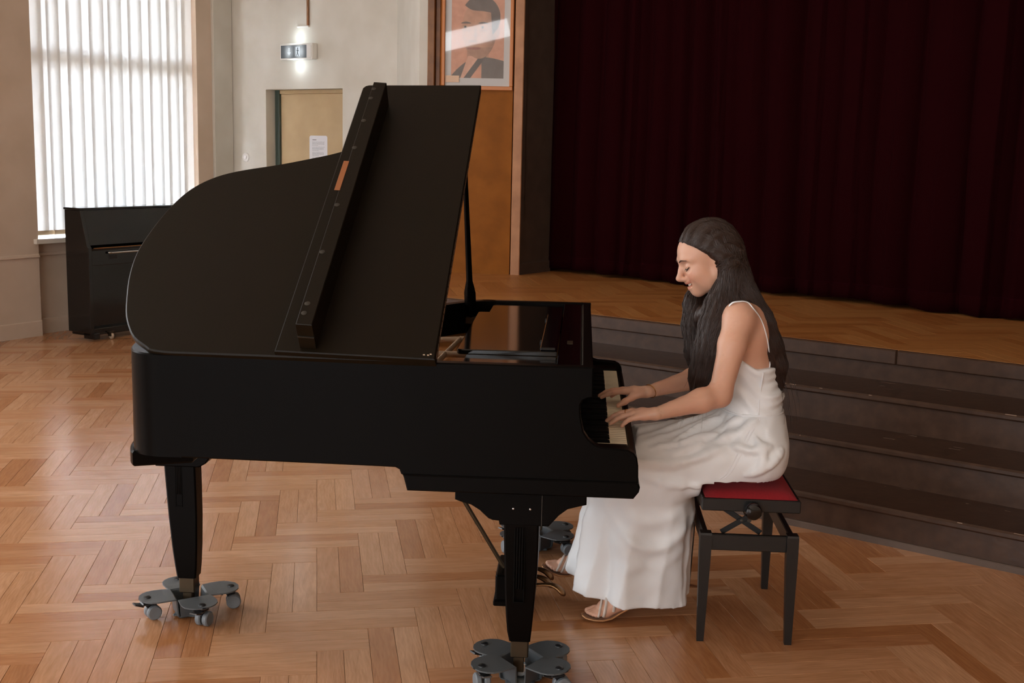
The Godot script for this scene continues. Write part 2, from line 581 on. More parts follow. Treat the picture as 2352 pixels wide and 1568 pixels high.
func room():
	var WL := frame(P0, 62.0)
	# --- floor
	var fl := struct("floor", bx(Vector3(-14, -0.2, -13), Vector3(11, -0.0105, 17), 0.0), M.under)
	var n := Vector2(0.5505, -0.8348)
	var in_floor := func(c: Vector3) -> bool:
		var off := n.x * (c.x - 1.1907) + n.y * (c.z + 1.573)
		var wl := 0.883 * (c.x - P0.x) + 0.469 * (c.z - P0.z)
		return (off < 0.2 or 0.8348 * (c.x - 1.1907) + 0.5505 * (c.z + 1.573) < -3.2) and wl > -0.25 and c.z > -8.6 and c.z < 5.0 and c.x < 5.0
	var seen := func(c: Vector3) -> bool:
		var dz := 3.32 - c.z
		var dx := c.x + 0.155 + 0.056 * dz
		return dz > 3.3 and abs(dx) < 0.47 * dz + 0.1 and (n.x * (c.x - 1.1907) + n.y * (c.z + 1.573) < 0.05 or c.x < -1.7)
	parquet(fl, Vector3(-1.298, 0, -1.763), 0.51, in_floor, seen, M.oak, 300, 24, 7)
	# --- window wall
	var w := MB.new()
	w.box(Vector3(-16.0, -0.2, -0.45), Vector3(0, 5.4, 0), 0.0)
	w.box(Vector3(1.80, -0.2, -0.45), Vector3(7.5, 5.4, 0), 0.0)
	w.box(Vector3(0, 3.35, -0.45), Vector3(1.80, 5.4, 0), 0.0)
	w.box(Vector3(0, -0.2, -0.45), Vector3(1.80, 0.79, -0.09), 0.0)
	struct("wall_left", w, M.wall_warm, null, WL)
	var tr := MB.new()
	tr.box(Vector3(-14, 0.655, 0), Vector3(0, 0.685, 0.014), 0.006)
	tr.box(Vector3(-14, 0.655, 0), Vector3(-0.0, 0.672, 0.02), 0.004)
	tr.box(Vector3(0.0, 0.655, -0.09), Vector3(1.80, 0.685, -0.076), 0.006)
	struct("trim_1", tr, M.wall_warm, null, WL)
	var bb := MB.new()
	bb.box(Vector3(-14, -0.01, 0), Vector3(0, 0.13, 0.016), 0.006)
	bb.box(Vector3(0.0, -0.01, -0.09), Vector3(1.80, 0.13, -0.074), 0.006)
	struct("baseboard_left", bb, M.wall_warm, null, WL)
	var pil := MB.new()
	pil.box(Vector3(1.99, -0.2, -0.05), Vector3(2.235, 5.4, 0.03), 0.003)
	struct("trim_2", pil, M.wall, null, WL)
	# window frame behind the blind
	var win := Node3D.new()
	win.name = "window_1"
	win.transform = WL
	win.set_meta("kind", "structure")
	add_child(win, true)
	var wf := MB.new()
	for q in [[0.0, 0.07], [1.73, 1.80], [0.86, 0.93]]: wf.box(Vector3(q[0], 0.79, -0.36), Vector3(q[1], 3.36, -0.29), 0.004)
	for q in [[0.79, 0.86], [2.28, 2.40], [3.28, 3.36]]: wf.box(Vector3(0, q[0], -0.36), Vector3(1.80, q[1], -0.285), 0.004)
	obj("window_frame", wf, M.white, win)
	for q in [[0.07, 0.86, 0.86, 2.28], [0.93, 1.73, 0.86, 2.28], [0.07, 0.86, 2.40, 3.28], [0.93, 1.73, 2.40, 3.28]]:
		obj("window_pane", bx(Vector3(q[0], q[2], -0.33), Vector3(q[1], q[3], -0.326), 0.0), M.glass, win)
	var sl := MB.new()
	sl.box(Vector3(-0.045, 0.765, -0.3), Vector3(1.83, 0.808, 0.035), 0.004)
	struct("trim_3", sl, M.sill, null, WL)
	# vertical blind: sixteen slats, each turned a little and lapping the next, weighted at the foot
	var vb := thing("vertical_blind", "white vertical slat blind drawn across the bright window behind the upright piano", "blind", WL * Transform3D(Basis(), Vector3(0, 0, -0.075)))
	obj("head_rail", bx(Vector3(0.02, 3.27, -0.03), Vector3(1.79, 3.32, 0.02)), M.white, vb)
	var rng := RandomNumberGenerator.new()
	rng.seed = 5
	var starts := [0.04, 0.13, 0.212, 0.30, 0.413, 0.53, 0.644, 0.76, 0.846, 0.952, 1.064, 1.178, 1.295, 1.408, 1.508, 1.604, 1.69, 1.775]
	for k in starts.size() - 1:
		var x0: float = starts[k] - 0.008
		var x1: float = starts[k + 1] + 0.026
		var z0 := 0.012 if k % 2 == 0 else -0.006
		var sm := MB.new()
		sm.smooth(1)
		var tilt := rng.randf_range(0.004, 0.012)
		for c in 6:
			var a := float(c) / 6.0
			var b := float(c + 1) / 6.0
			var za := z0 + tilt * (a - 0.5) 
			var zb := z0 + tilt * (b - 0.5) 
			var xa: float = lerp(x0, x1, a)
			var xb: float = lerp(x0, x1, b)
			sm.quad(Vector3(xa, 0.865, za), Vector3(xb, 0.865, zb), Vector3(xb, 3.28, zb), Vector3(xa, 3.28, za))
			sm.quad(Vector3(xa, 3.28, za - 0.0008), Vector3(xb, 3.28, zb - 0.0008), Vector3(xb, 0.865, zb - 0.0008), Vector3(xa, 0.865, za - 0.0008))
		var s := obj("slat", sm, M.slat, vb)
		obj("slat_weight", bx(Vector3(x0 + 0.003, 0.832, z0 + 0.001), Vector3(x1 - 0.003, 0.868, z0 + 0.005), 0.001), M.weight, s)
	# three more windows of this wall, beyond the left of the picture
	for k in 3:
		lit_window("window_%d" % (k + 2), WL * Transform3D(Basis(), Vector3(-5.0 - 3.2 * k, 0, 0.1)), 2.0, 3.6, 0.85, WIN_E, WIN_C)
	# --- door wall
	var C0 := Vector3(-3.589, 0, -8.276)
	var WB := frame(C0, -31.0)
	var d := MB.new()
	d.box(Vector3(-0.6, -0.2, -0.4), Vector3(0.478, 5.4, 0), 0.0)
	d.box(Vector3(1.452, -0.2, -0.4), Vector3(2.70, 5.4, 0), 0.0)
	d.box(Vector3(0.478, 2.135, -0.4), Vector3(1.452, 5.4, 0), 0.0)
	d.box(Vector3(0.478, -0.2, -0.4), Vector3(1.452, 0, -0.22), 0.0)
	d.box(Vector3(-0.6, -0.2, -0.45), Vector3(2.70, 5.4, -0.4), 0.0)
	struct("wall_back", d, M.wall, null, WB)
	struct("baseboard_back", bx(Vector3(0, -0.01, 0), Vector3(0.478, 0.13, 0.016)), M.wall, null, WB)
	var dr := Node3D.new()
	dr.name = "door_1"
	dr.transform = WB
	dr.set_meta("kind", "structure")
	add_child(dr, true)
	var df := MB.new()
	df.box(Vector3(0.478, 0, -0.20), Vector3(0.535, 2.135, -0.115), 0.003)
	df.box(Vector3(1.405, 0, -0.20), Vector3(1.452, 2.135, -0.115), 0.003)
	obj("door_frame", df, M.green, dr)
	obj("door_head", bx(Vector3(0.478, 2.10, -0.20), Vector3(1.452, 2.135, -0.125), 0.003), M.door, dr)
	obj("door_leaf", bx(Vector3(0.535, 0.005, -0.185), Vector3(1.405, 2.10, -0.14), 0.003), M.door, dr)
	var dh := MB.new()
	dh.tube([Vector3(1.34, 1.04, -0.14), Vector3(1.34, 1.04, -0.08), Vector3(1.33, 1.04, -0.075), Vector3(1.22, 1.04, -0.075)], [0.009, 0.009, 0.009, 0.008])
	obj("door_handle", dh, M.chrome, dr)
	# notice on the door
	var nt := obj("notice", notice_mesh(), notice_mat())
	nt.transform = WB * Transform3D(Basis().scaled(Vector3(1.2, 1.0, 1.0)), Vector3(0.907, 1.714, -0.139))
	tag(nt, "printed paper notice with rounded corners stuck on the cream door", "notice")
	# round wall button
	var bt := thing("wall_button", "small round white button plate on the wall left of the door", "switch", WB * Transform3D(Basis(Vector3.RIGHT, PI / 2), Vector3(0.20, 1.497, 0)))
	var lb := MB.new()
	lb.lathe([Vector2(0, -0.001), Vector2(0.044, 0), Vector2(0.044, 0.006), Vector2(0.038, 0.011), Vector2(0, 0.011)], 28)
	obj("plate", lb, M.white, bt)
	lb = MB.new()
	lb.lathe([Vector2(0.019, 0.010), Vector2(0.019, 0.016), Vector2(0.015, 0.018), Vector2(0, 0.018)], 20)
	obj("push_button", lb, M.paper, bt)
	exit_sign(WB)
	# --- return wall and the wooden proscenium side
	var rt := MB.new()
	var A := Vector2(-1.80, -7.20)
	var B := Vector2(-1.43, -5.93)
	var nn := Vector2(-(B - A).y, (B - A).x).normalized() * -0.25
	rt.xf = Transform3D(Basis(Vector3.RIGHT, Vector3.UP, Vector3.BACK), Vector3.ZERO)
	rt.xf = Transform3D(Basis(Vector3(1, 0, 0), Vector3(0, 0, 1), Vector3(0, -1, 0)), Vector3.ZERO)
	rt.prism([A, B, B + Vector2(0.075, 0.0), A + Vector2(0.30, -0.05)], -5.4, 0.2, 0.0)
	struct("wall_return", rt, M.wall)
	struct("trim_4", bx(Vector3(-1.36, 0, -6.1), Vector3(-1.305, 5.4, -5.86), 0.006), M.trim_wood)
	struct("trim_5", bx(Vector3(-1.305, 0, -6.1), Vector3(-1.265, 5.4, -5.90), 0.006), M.trim_wood)
	struct("wall_panel", bx(Vector3(-1.27, 0, -6.1), Vector3(-0.708, 5.4, -5.905), 0.002), M.panel)
	var po := MB.new()
	po.box(Vector3(-0.700, 0, -6.1), Vector3(-0.628, 5.4, -5.88), 0.006)
	struct("trim_6", po, M.post)
	var rv := MB.new()
	rv.box(Vector3(0, 0, -0.3), Vector3(0.05, 5.4, 0.0), 0.006)
	rv.box(Vector3(0.05, 0, -0.3), Vector3(0.44, 5.4, -0.012), 0.003)
	rv.box(Vector3(0.0, 0, -0.3), Vector3(0.44, SH + 0.09, 0.004), 0.006)
	struct("wall_proscenium", rv, M.dark_trim, null, frame(Vector3(-0.632, 0, -5.89), 58.0))
	# header over the curtain, wing wall at its far end, dark wall behind
	var CF := frame(Vector3(-0.47, 0, -6.30), -38.5)
	struct("wall_header", bx(Vector3(-0.6, 4.1, -0.2), Vector3(7.6, 5.4, 0.35), 0.0), M.dark_trim, null, CF)
	struct("wall_wing", bx(Vector3(7.0, -0.2, -2.2), Vector3(7.4, 5.4, 3.0), 0.0), M.dark_trim, null, CF)
	struct("wall_backstage", bx(Vector3(-6.5, -0.2, -2.2), Vector3(7.4, 5.4, -1.9), 0.0), M.dark_trim, null, CF)
	# --- stage: steps, nosings, floor
	stage()
	curtain(CF)
	portrait()
	# --- the rest of the hall
	struct("wall_right", bx(Vector3(-18, -0.2, -0.3), Vector3(1.0, 5.4, 0), 0.0), M.wall_warm, null, frame(Vector3(5.9, 0, -2.0), 62.0) * Transform3D(Basis(), Vector3(0, 0, 0.3)))
	struct("wall_rear", bx(Vector3(-1, -0.2, -0.3), Vector3(18.5, 5.4, 0), 0.0), M.wall_warm, null, frame(Vector3(-10.6, 0, 4.9), -31.0) * Transform3D(Basis(Vector3.UP, 0), Vector3(0, 0, 0.3)))
	struct("ceiling", bx(Vector3(-14, 5.4, -13), Vector3(11, 5.6, 17), 0.0), M.ceiling)

func exit_sign(WB: Transform3D):
	var s := thing("exit_sign", "small white lit emergency exit sign on the wall above the door", "sign", WB * Transform3D(Basis(), Vector3(0.735, 2.395, 0)))
	obj("housing", bx(Vector3(0, 0, 0.0), Vector3(0.41, 0.145, 0.07), 0.006), M.white, s)
	obj("end_cap", bx(Vector3(0.345, 0.018, 0.066), Vector3(0.40, 0.125, 0.076), 0.003), M.paper, s)
	var face := StandardMaterial3D.new()
	face.albedo_color = Color("#2c3033")
	face.emission_enabled = true
	face.emission_texture = sign_texture()
	face.emission_operator = BaseMaterial3D.EMISSION_OP_MULTIPLY
	face.emission = Color(0.95, 0.98, 1.0)
	face.emission_energy_multiplier = 0.9
	var q := QuadMesh.new()
	q.size = Vector2(0.325, 0.115)
	var o := obj("lit_panel", q, face, s)
	o.position = Vector3(0.18, 0.072, 0.0715)
	obj("mount", bx(Vector3(0.17, 0.29, 0.0), Vector3(0.315, 0.305, 0.02), 0.003), M.white, s)
	for k in 2:
		var l := OmniLight3D.new()
		l.name = numbered("exit_sign_light")
		l.light_color = Color(0.9, 0.96, 1.0)
		l.light_energy = 0.014
		l.light_size = 0.03
		l.shadow_enabled = true
		l.omni_range = 20.0
		l.omni_attenuation = 2.0
		l.transform = WB * Transform3D(Basis(), Vector3(0.93, 2.60 if k == 0 else 2.34, 0.085))
		add_child(l, true)
	var c := MB.new()
	c.box(Vector3(1.025, 2.70, 0), Vector3(1.05, 5.4, 0.018), 0.004)
	var cd := obj("cable_duct", c, M.trim_wood)
	cd.transform = WB
	tag(cd, "thin brown cable duct running up the wall above the exit sign", "cable duct")

func sign_texture() -> ImageTexture:
	var im := Image.create(260, 92, false, Image.FORMAT_RGB8)
	im.fill(Color(0.35, 0.37, 0.38))
	for x in 260:
		for y in 92:
			var k := exp(-pow((x - 190.0) / 46.0, 2.0) - pow((y - 46.0) / 60.0, 2.0)) + 0.8 * exp(-pow((x - 78.0) / 40.0, 2.0) - pow((y - 46.0) / 60.0, 2.0))
			var v := 0.30 + 0.7 * k
			im.set_pixel(x, y, Color(v, v, v))
	# arrow pointing down, and a running figure in a doorway
	for y in range(18, 74):
		var half := 6.0 if y < 50 else 17.0 * (74.0 - y) / 24.0
		for x in range(int(84 - half), int(84 + half)): im.set_pixel(x, y, Color(1, 1, 1))
	im.fill_rect(Rect2i(128, 10, 3, 72), Color(0.22, 0.24, 0.25))
	im.fill_rect(Rect2i(150, 12, 44, 68), Color(0.95, 0.96, 0.97))
	im.fill_rect(Rect2i(166, 18, 9, 9), Color(0.25, 0.27, 0.28))
	for k in 26:
		im.fill_rect(Rect2i(168 - k / 6, 28 + k, 8, 2), Color(0.25, 0.27, 0.28))
		im.fill_rect(Rect2i(168 - k / 2, 52 + k, 5, 2), Color(0.25, 0.27, 0.28))
		im.fill_rect(Rect2i(168 + k / 3, 52 + k, 5, 2), Color(0.25, 0.27, 0.28))
		im.fill_rect(Rect2i(156 + k, 34 + k / 4, 2, 4), Color(0.25, 0.27, 0.28))
	im.fill_rect(Rect2i(202, 10, 3, 72), Color(0.22, 0.24, 0.25))
	return ImageTexture.create_from_image(im)

func notice_mesh() -> ArrayMesh:
	var m := MB.new()
	var pts := []
	for c in [[0.19, 0.0, 0], [0.19, 0.33, 1], [0.0, 0.33, 2], [0.0, 0.0, 3]]:
		for k in 5:
			var a: float = (c[2] - 1) * PI / 2 + k * PI / 8
			var ctr := Vector2(0.172 if c[0] > 0.1 else 0.018, 0.312 if c[1] > 0.1 else 0.018)
			pts.append(ctr + Vector2(cos(a), sin(a)) * 0.018)
	for k in range(1, pts.size() - 1):
		for p in [pts[0], pts[k + 1], pts[k]]: m.v(Vector3(p.x, p.y - 0.33, 0.001), Vector2(p.x / 0.19, 1.0 - p.y / 0.33))
	for k in pts.size():
		var p: Vector2 = pts[k]
		var q: Vector2 = pts[(k + 1) % pts.size()]
		m.quad(Vector3(p.x, p.y - 0.33, 0), Vector3(q.x, q.y - 0.33, 0), Vector3(q.x, q.y - 0.33, 0.001), Vector3(p.x, p.y - 0.33, 0.001))
	return m.mesh()

func notice_mat() -> StandardMaterial3D:
	var im := Image.create(190, 330, false, Image.FORMAT_RGB8)
	im.fill(Color(0.90, 0.90, 0.92))
	var rng := RandomNumberGenerator.new()
	rng.seed = 3
	im.fill_rect(Rect2i(32, 36, 42, 6), Color(0.4, 0.4, 0.42))
	for k in 30:
		if k % 6 == 5: continue
		var x := 30
		while x < 150:
			var w := rng.randi_range(4, 14)
			im.fill_rect(Rect2i(x, 56 + k * 8, w, 3), Color(0.58, 0.58, 0.6))
			x += w + 3
			if k % 6 == 4 and x > 90: break
	var m := mat("#ffffff", 0.8)
	m.albedo_texture = ImageTexture.create_from_image(im)
	return m

func stage():
	# plan line of the stage front, local x along it, local z towards the hall
	var SF := frame(Vector3(1.1907, 0, -1.573), -33.4)
	var root := Node3D.new()
	root.name = "stage_steps"
	root.transform = SF
	root.set_meta("kind", "structure")
	add_child(root, true)
	var zs := [0.0, -0.345, -0.69, -1.085]
	var xl := -3.35
	var xr := 6.5
	for k in 4:
		var y0 := 0.165 * k
		obj("riser", bx(Vector3(xl, y0 - (0.03 if k else 0.0), zs[k] - 0.03), Vector3(xr, y0 + 0.14, zs[k]), 0.001), M.step, root)
		if k < 3:
			obj("tread", bx(Vector3(xl, y0 + 0.135, zs[k + 1] - 0.02), Vector3(xr, y0 + 0.165, zs[k] + 0.022), 0.008), M.step, root)
	for q in [[xl, -0.4], [-0.398, 1.262], [1.264, xr]]:
		obj("stage_edge", bx(Vector3(q[0], SH - 0.075, -1.13), Vector3(q[1], SH - 0.001, zs[3] + 0.028), 0.006), M.step, root)
	obj("skirting", bx(Vector3(xl, -0.005, -0.01), Vector3(xr, 0.028, 0.012), 0.004), M.dark_trim, root)
	# screw plugs in the edge board and bare scuffs on the first tread
	for x in [0.93, 1.52]:
		var m := MB.new()
		m.xf = Transform3D(Basis(Vector3.RIGHT, PI / 2), Vector3(x, SH - 0.035, zs[3] + 0.027))
		m.lathe([Vector2(0.013, 0), Vector2(0.013, 0.003), Vector2(0.009, 0.003), Vector2(0.008, 0.0015), Vector2(0, 0.0015)], 16)
		obj("screw_plug", m, M.step, root)
	var rng := RandomNumberGenerator.new()
	rng.seed = 21
	var sc := MB.new()
	for k in 90:
		var step := rng.randi() % 3
		var x := rng.randf_range(-0.9, 2.6)
		var lw := rng.randf_range(0.004, 0.05)
		if rng.randf() < 0.55:
			var z: float = zs[step] + 0.0185 - rng.randf() * 0.004
			sc.box(Vector3(x, 0.165 * (step + 1) - 0.004, z - 0.003), Vector3(x + lw, 0.165 * (step + 1) - 0.0008, z + 0.0006), 0.0)
		else:
			var z: float = lerp(zs[step], zs[step + 1], rng.randf_range(0.55, 0.98))
			sc.box(Vector3(x, 0.165 * (step + 1) - 0.001, z), Vector3(x + lw * 1.5, 0.165 * (step + 1) + 0.0003, z + rng.randf_range(0.001, 0.004)), 0.0)
	var so := obj("scuff_marks", sc, M.scuff, root)
	so.set_meta("kind", "stuff")
	# stage floor
	var fb := MB.new()
	fb.xf = Transform3D(Basis(Vector3(1, 0, 0), Vector3(0, 0, -1), Vector3(0, 1, 0)), Vector3.ZERO)
	fb.prism([Vector2(-3.35, 1.10), Vector2(6.5, 1.10), Vector2(6.5, 7.0), Vector2(-6.0, 7.0), Vector2(-4.6, 2.2)], 0.0, SH - 0.0105, 0.0)
	var fl := struct("floor_stage", fb, M.under, null, SF)
	var seen := func(c: Vector3) -> bool:
		var dz := 3.32 - c.z
		var dx := c.x + 0.155 + 0.056 * dz
		return abs(dx) < 0.56 * dz
	stage_planks(fl, SF, seen)

func stage_planks(fl: Node3D, SF: Transform3D, seen: Callable):
	# boards cut along the stage edge, so each is its own outline
	var inv := SF.affine_inverse()
	var L := 0.51
	var W := L / 6.0
	var Pq := W * 2.0
	var a := deg_to_rad(12.6)
	var e1 := Vector2(cos(a), -sin(a))
	var e2 := Vector2(sin(a), cos(a))
	var o0 := Vector2(-1.298, -4.0)
	var clip := PackedVector2Array([Vector2(-3.35, -1.088), Vector2(6.4, -1.088), Vector2(6.4, -4.3), Vector2(-5.2, -4.3), Vector2(-4.6, -2.2)])
	var rng := RandomNumberGenerator.new()
	rng.seed = 77
	for i in range(-24, 24):
		for j in range(-14, 14):
			var o: Vector2 = o0 + e1 * Pq * (-i + 3 * j) + e2 * Pq * (i + 3 * j)
			for r in 2:
				for b in [[0.0, W * r, L, W], [L + W * r, 0.0, W, L]]:
					var mid: Vector2 = o + e1 * (b[0] + b[2] / 2) + e2 * (b[1] + b[3] / 2)
					var turn := rng.randi()
					var qm: Vector3 = inv * Vector3(mid.x, 0, mid.y)
					if qm.z > -0.8 or qm.z < -4.3 or qm.x < -5.2 or qm.x > 6.4: continue
					if not seen.call(Vector3(mid.x, 0, mid.y)): continue
					var g := 0.0008
					var poly := PackedVector2Array()
					for c in [[g, g], [b[2] - g, g], [b[2] - g, b[3] - g], [g, b[3] - g]]:
						var p: Vector2 = o + e1 * (b[0] + c[0]) + e2 * (b[1] + c[1])
						var q: Vector3 = inv * Vector3(p.x, 0, p.y)
						poly.append(Vector2(q.x, q.z))
					var cut := Geometry2D.intersect_polygons(poly, clip)
					if cut.is_empty(): continue
					var m := MB.new()
					var pts := cut[0]
					var lx: Vector3 = inv.basis * Vector3(e1.x, 0, e1.y) if b[2] > b[3] else inv.basis * Vector3(e2.x, 0, e2.y)
					var lz := Vector2(-lx.z, lx.x)
					var c0: Vector3 = inv * Vector3(mid.x, 0, mid.y)
					var k := turn % 6
					var uv := func(p: Vector2) -> Vector2:
						var d := p - Vector2(c0.x, c0.z)
						return Vector2(0.5 + d.dot(Vector2(lx.x, lx.z)) / L * 0.95, (k + 0.5 + 0.85 * d.dot(lz) / W) / 6.0)
					var s := MB.area(Array(pts))
					for t in range(1, pts.size() - 1):
						var tri := [pts[0], pts[t], pts[t + 1]] if s > 0 else [pts[0], pts[t + 1], pts[t]]
						for p in tri: m.v(Vector3(p.x, SH, p.y), uv.call(p))
					for t in pts.size():
						var p := pts[t]
						var q := pts[(t + 1) % pts.size()]
						if s > 0: m.quad(Vector3(p.x, SH, p.y), Vector3(q.x, SH, q.y), Vector3(q.x, SH - 0.0105, q.y), Vector3(p.x, SH - 0.0105, p.y))
						else: m.quad(Vector3(q.x, SH, q.y), Vector3(p.x, SH, p.y), Vector3(p.x, SH - 0.0105, p.y), Vector3(q.x, SH - 0.0105, q.y))
					piece("plank", m.mesh(), M.oak_stage[(turn / 8) % 4], fl, Transform3D())

func curtain(CF: Transform3D):
	var c := thing("stage_curtain", "dark red velvet curtain hanging in heavy folds across the whole stage", "curtain", CF)
	var m := MB.new()
	var seam := MB.new()
	m.smooth(1)
	seam.smooth(1)
	var n := noise(0.9, 2, 31)
	var rng := RandomNumberGenerator.new()
	rng.seed = 12
	# folds of uneven width: positions of the ridges along the rail
	var ridges := [-0.6]
	while ridges[-1] < 7.3: ridges.append(ridges[-1] + rng.randf_range(0.17, 0.36))
	var prof := func(x: float, y: float) -> float:
		var xs := x + 0.02 * sin(y * 1.3 + x * 2.0)
		var k := 0
		while k < ridges.size() - 2 and ridges[k + 1] < xs: k += 1
		var t: float = (xs - ridges[k]) / (ridges[k + 1] - ridges[k])
		var sharp: float = 0.55 + 0.3 * sin(k * 2.3)
		var d: float = pow(abs(cos(t * PI)), sharp)
		return 0.095 * d * (0.8 + 0.3 * sin(k * 1.7)) + 0.02 * n.get_noise_2d(x * 1.5, y * 0.5)
	var dx := 0.014
	var ys := [SH + 0.02, SH + 0.12, SH + 0.126, SH + 0.134, SH + 0.5, SH + 1.0, SH + 1.6, SH + 2.2, SH + 2.8, SH + 3.5]
	var nx := int(7.2 / dx)
	var grid := []
	for i in nx + 1:
		var col := []
		for y in ys:
			var x := -0.35 + i * dx
			var yy: float = y
			if y == ys[0]: yy += 0.012 * sin(x * 3.1) + 0.006 * sin(x * 17.0)
			var z: float = prof.call(x, yy) - 0.05
			if y == SH + 0.126: z -= 0.004
			col.append(Vector3(x + 0.012 * n.get_noise_2d(x * 3.0, yy), yy, z))
		grid.append(col)
	for i in nx:
		for k in ys.size() - 1:
			m.quad(grid[i][k], grid[i + 1][k], grid[i + 1][k + 1], grid[i][k + 1])
			var b := Vector3(0, 0, -0.006)
			m.quad(grid[i + 1][k] + b, grid[i][k] + b, grid[i][k + 1] + b, grid[i + 1][k + 1] + b)
		m.quad(grid[i][0] + Vector3(0, 0, -0.006), grid[i + 1][0] + Vector3(0, 0, -0.006), grid[i + 1][0], grid[i][0])
		var e := Vector3(0, 0, 0.0022)
		seam.quad(grid[i][2] + e, grid[i + 1][2] + e, grid[i + 1][3] + e * 0.3, grid[i][3] + e * 0.3)
	obj("curtain_cloth", m, M.curtain, c)
	obj("hem_seam", seam, M.curtain_seam, c)

func portrait():
	var f := thing("framed_portrait", "framed picture of a dark-haired man in a suit hung on the brown wooden panel", "picture", Transform3D(Basis(), Vector3(-0.983, 2.06, -5.905)))
	var w := 0.272
	var h := 0.80
	for q in [[Vector3(-w, 0, 0), Vector3(w, 0.030, 0.03)], [Vector3(-w, h - 0.03, 0), Vector3(w, h, 0.03)], [Vector3(-w, 0.030, 0), Vector3(-w + 0.026, h - 0.03, 0.03)], [Vector3(w - 0.026, 0.03, 0), Vector3(w, h - 0.03, 0.03)]]:
		obj("frame_bar", bx(q[0], q[1], 0.004), M.frame_wood, f)
	var im := portrait_image()
	var pm := mat("#ffffff", 0.7)
	pm.albedo_texture = ImageTexture.create_from_image(im)
	var q := QuadMesh.new()
	q.size = Vector2(2 * w - 0.05, h - 0.058)
	var p := obj("print", q, pm, f)
	p.position = Vector3(0, h / 2, 0.012)
	var g := obj("picture_glass", bx(Vector3(-w + 0.02, 0.025, 0.016), Vector3(w - 0.02, h - 0.025, 0.018), 0.0), M.glass, f)
	g.set_meta("label", "clear picture glass")
	obj("caption_card", bx(Vector3(-w + 0.03, 0.055, 0.0185), Vector3(-w + 0.135, 0.105, 0.0195), 0.0), M.caption, f)

func portrait_image() -> Image:
	var W := 250
	var H := 370
	var im := Image.create(W, H, false, Image.FORMAT_RGB8)
	im.fill(Color("#c4c2c0"))
	var n := noise(0.03, 3, 4)
	var ell := func(x: float, y: float, cx: float, cy: float, rx: float, ry: float) -> float: return pow((x - cx) / rx, 2.0) + pow((y - cy) / ry, 2.0)
	for py in range(0, 340):
		for px in range(24, 226):
			var x := float(px)
			var y := float(py)
			var k := n.get_noise_2d(x, y) * 0.05
			var c := Color("#cf8f6e")
			var hx := 128.0
			var hy := 150.0
			# body: dark jacket with lapels, light shirt wedge, neck
			var shoulder := 262.0 + 0.0040 * pow(absf(x - 140.0), 2.0) * (0.45 if x > 140.0 else 1.3)
			if absf(x - 126.0) < 42.0 and y > 210.0 and y < 290.0: c = Color("#b58264")
			if y > shoulder and (x > 140.0 or x < 104.0 - (y - 262.0) * 0.1): c = Color("#51463f")
			if y > 258.0 and absf(x - 118.0 + (y - 258.0) * 0.5) < 30.0 - (y - 258.0) * 0.15: c = Color("#d6a084")
			if y > 250.0 and absf(x - 152.0 + (y - 250.0) * 0.75) < 13.0: c = Color("#3f3631")
			# head, shaded on its right
			if ell.call(x, y, 130.0, 160.0, 66.0, 108.0) < 1.0:
				c = Color("#c08a69")
				if x > 150.0: c = c.darkened(0.20 * minf((x - 150.0) / 40.0, 1.0))
				if y > 225.0: c = c.darkened(0.12)
			if ell.call(x, y, 198.0, 168.0, 11.0, 24.0) < 1.0: c = Color("#ab7759")
			# hair, combed back from a high forehead
			if ell.call(x, y, 136.0, 116.0, 74.0, 78.0) < 1.0 and (y < 92.0 + 0.010 * pow(x - 118.0, 2.0) * (-1.0 if x < 118.0 else 0.2) or x > 174.0 + 0.08 * (y - 100.0)) and y < 185.0: c = Color("#4d3d35")
			# brows, eyes, nose, mouth
			for s in [-1.0, 1.0]:
				var ex: float = 112.0 + 33.0 * s
				if ell.call(x, y, ex, 136.0 + 0.008 * pow(x - ex, 2.0), 19.0, 3.4) < 1.0: c = Color("#5c463b")
				if ell.call(x, y, ex, 152.0, 12.0, 4.6) < 1.0: c = Color("#c99b80")
				if ell.call(x, y, ex - 3.0, 152.0, 4.6, 4.6) < 1.0: c = Color("#3d302a")
				if ell.call(x, y, ex, 164.0, 16.0, 4.0) < 1.0: c = c.darkened(0.12)
			if ell.call(x, y, 116.0, 176.0, 6.0, 28.0) < 1.0: c = c.darkened(0.14)
			if ell.call(x, y, 108.0, 204.0, 17.0, 5.0) < 1.0: c = c.darkened(0.2)
			if ell.call(x, y, 110.0, 230.0, 27.0, 5.0) < 1.0: c = Color("#98594a")
			im.set_pixel(px, py, Color(clampf(c.r + k, 0, 1), clampf(c.g + k, 0, 1), clampf(c.b + k, 0, 1)))
	return im

# ------------------------------------------------------------------ grand piano
func arc(c: Vector2, r: float, a0: float, a1: float, n: int) -> Array:
	var o := []
	for k in n + 1: o.append(c + Vector2(cos(deg_to_rad(lerp(a0, a1, float(k) / n))), sin(deg_to_rad(lerp(a0, a1, float(k) / n)))) * r)
	return o

func catmull(pts: Array, sub: int) -> Array:
	var o := []
	for i in pts.size() - 1:
		var p0 = pts[max(i - 1, 0)]
		var p1 = pts[i]
		var p2 = pts[i + 1]
		var p3 = pts[min(i + 2, pts.size() - 1)]
		for k in sub:
			var t := float(k) / sub
			o.append(0.5 * ((2.0 * p1) + (p2 - p0) * t + (2.0 * p0 - 5.0 * p1 + 4.0 * p2 - p3) * t * t + (3.0 * p1 - p0 - 3.0 * p2 + p3) * t * t * t))
	o.append(pts[-1])
	return o

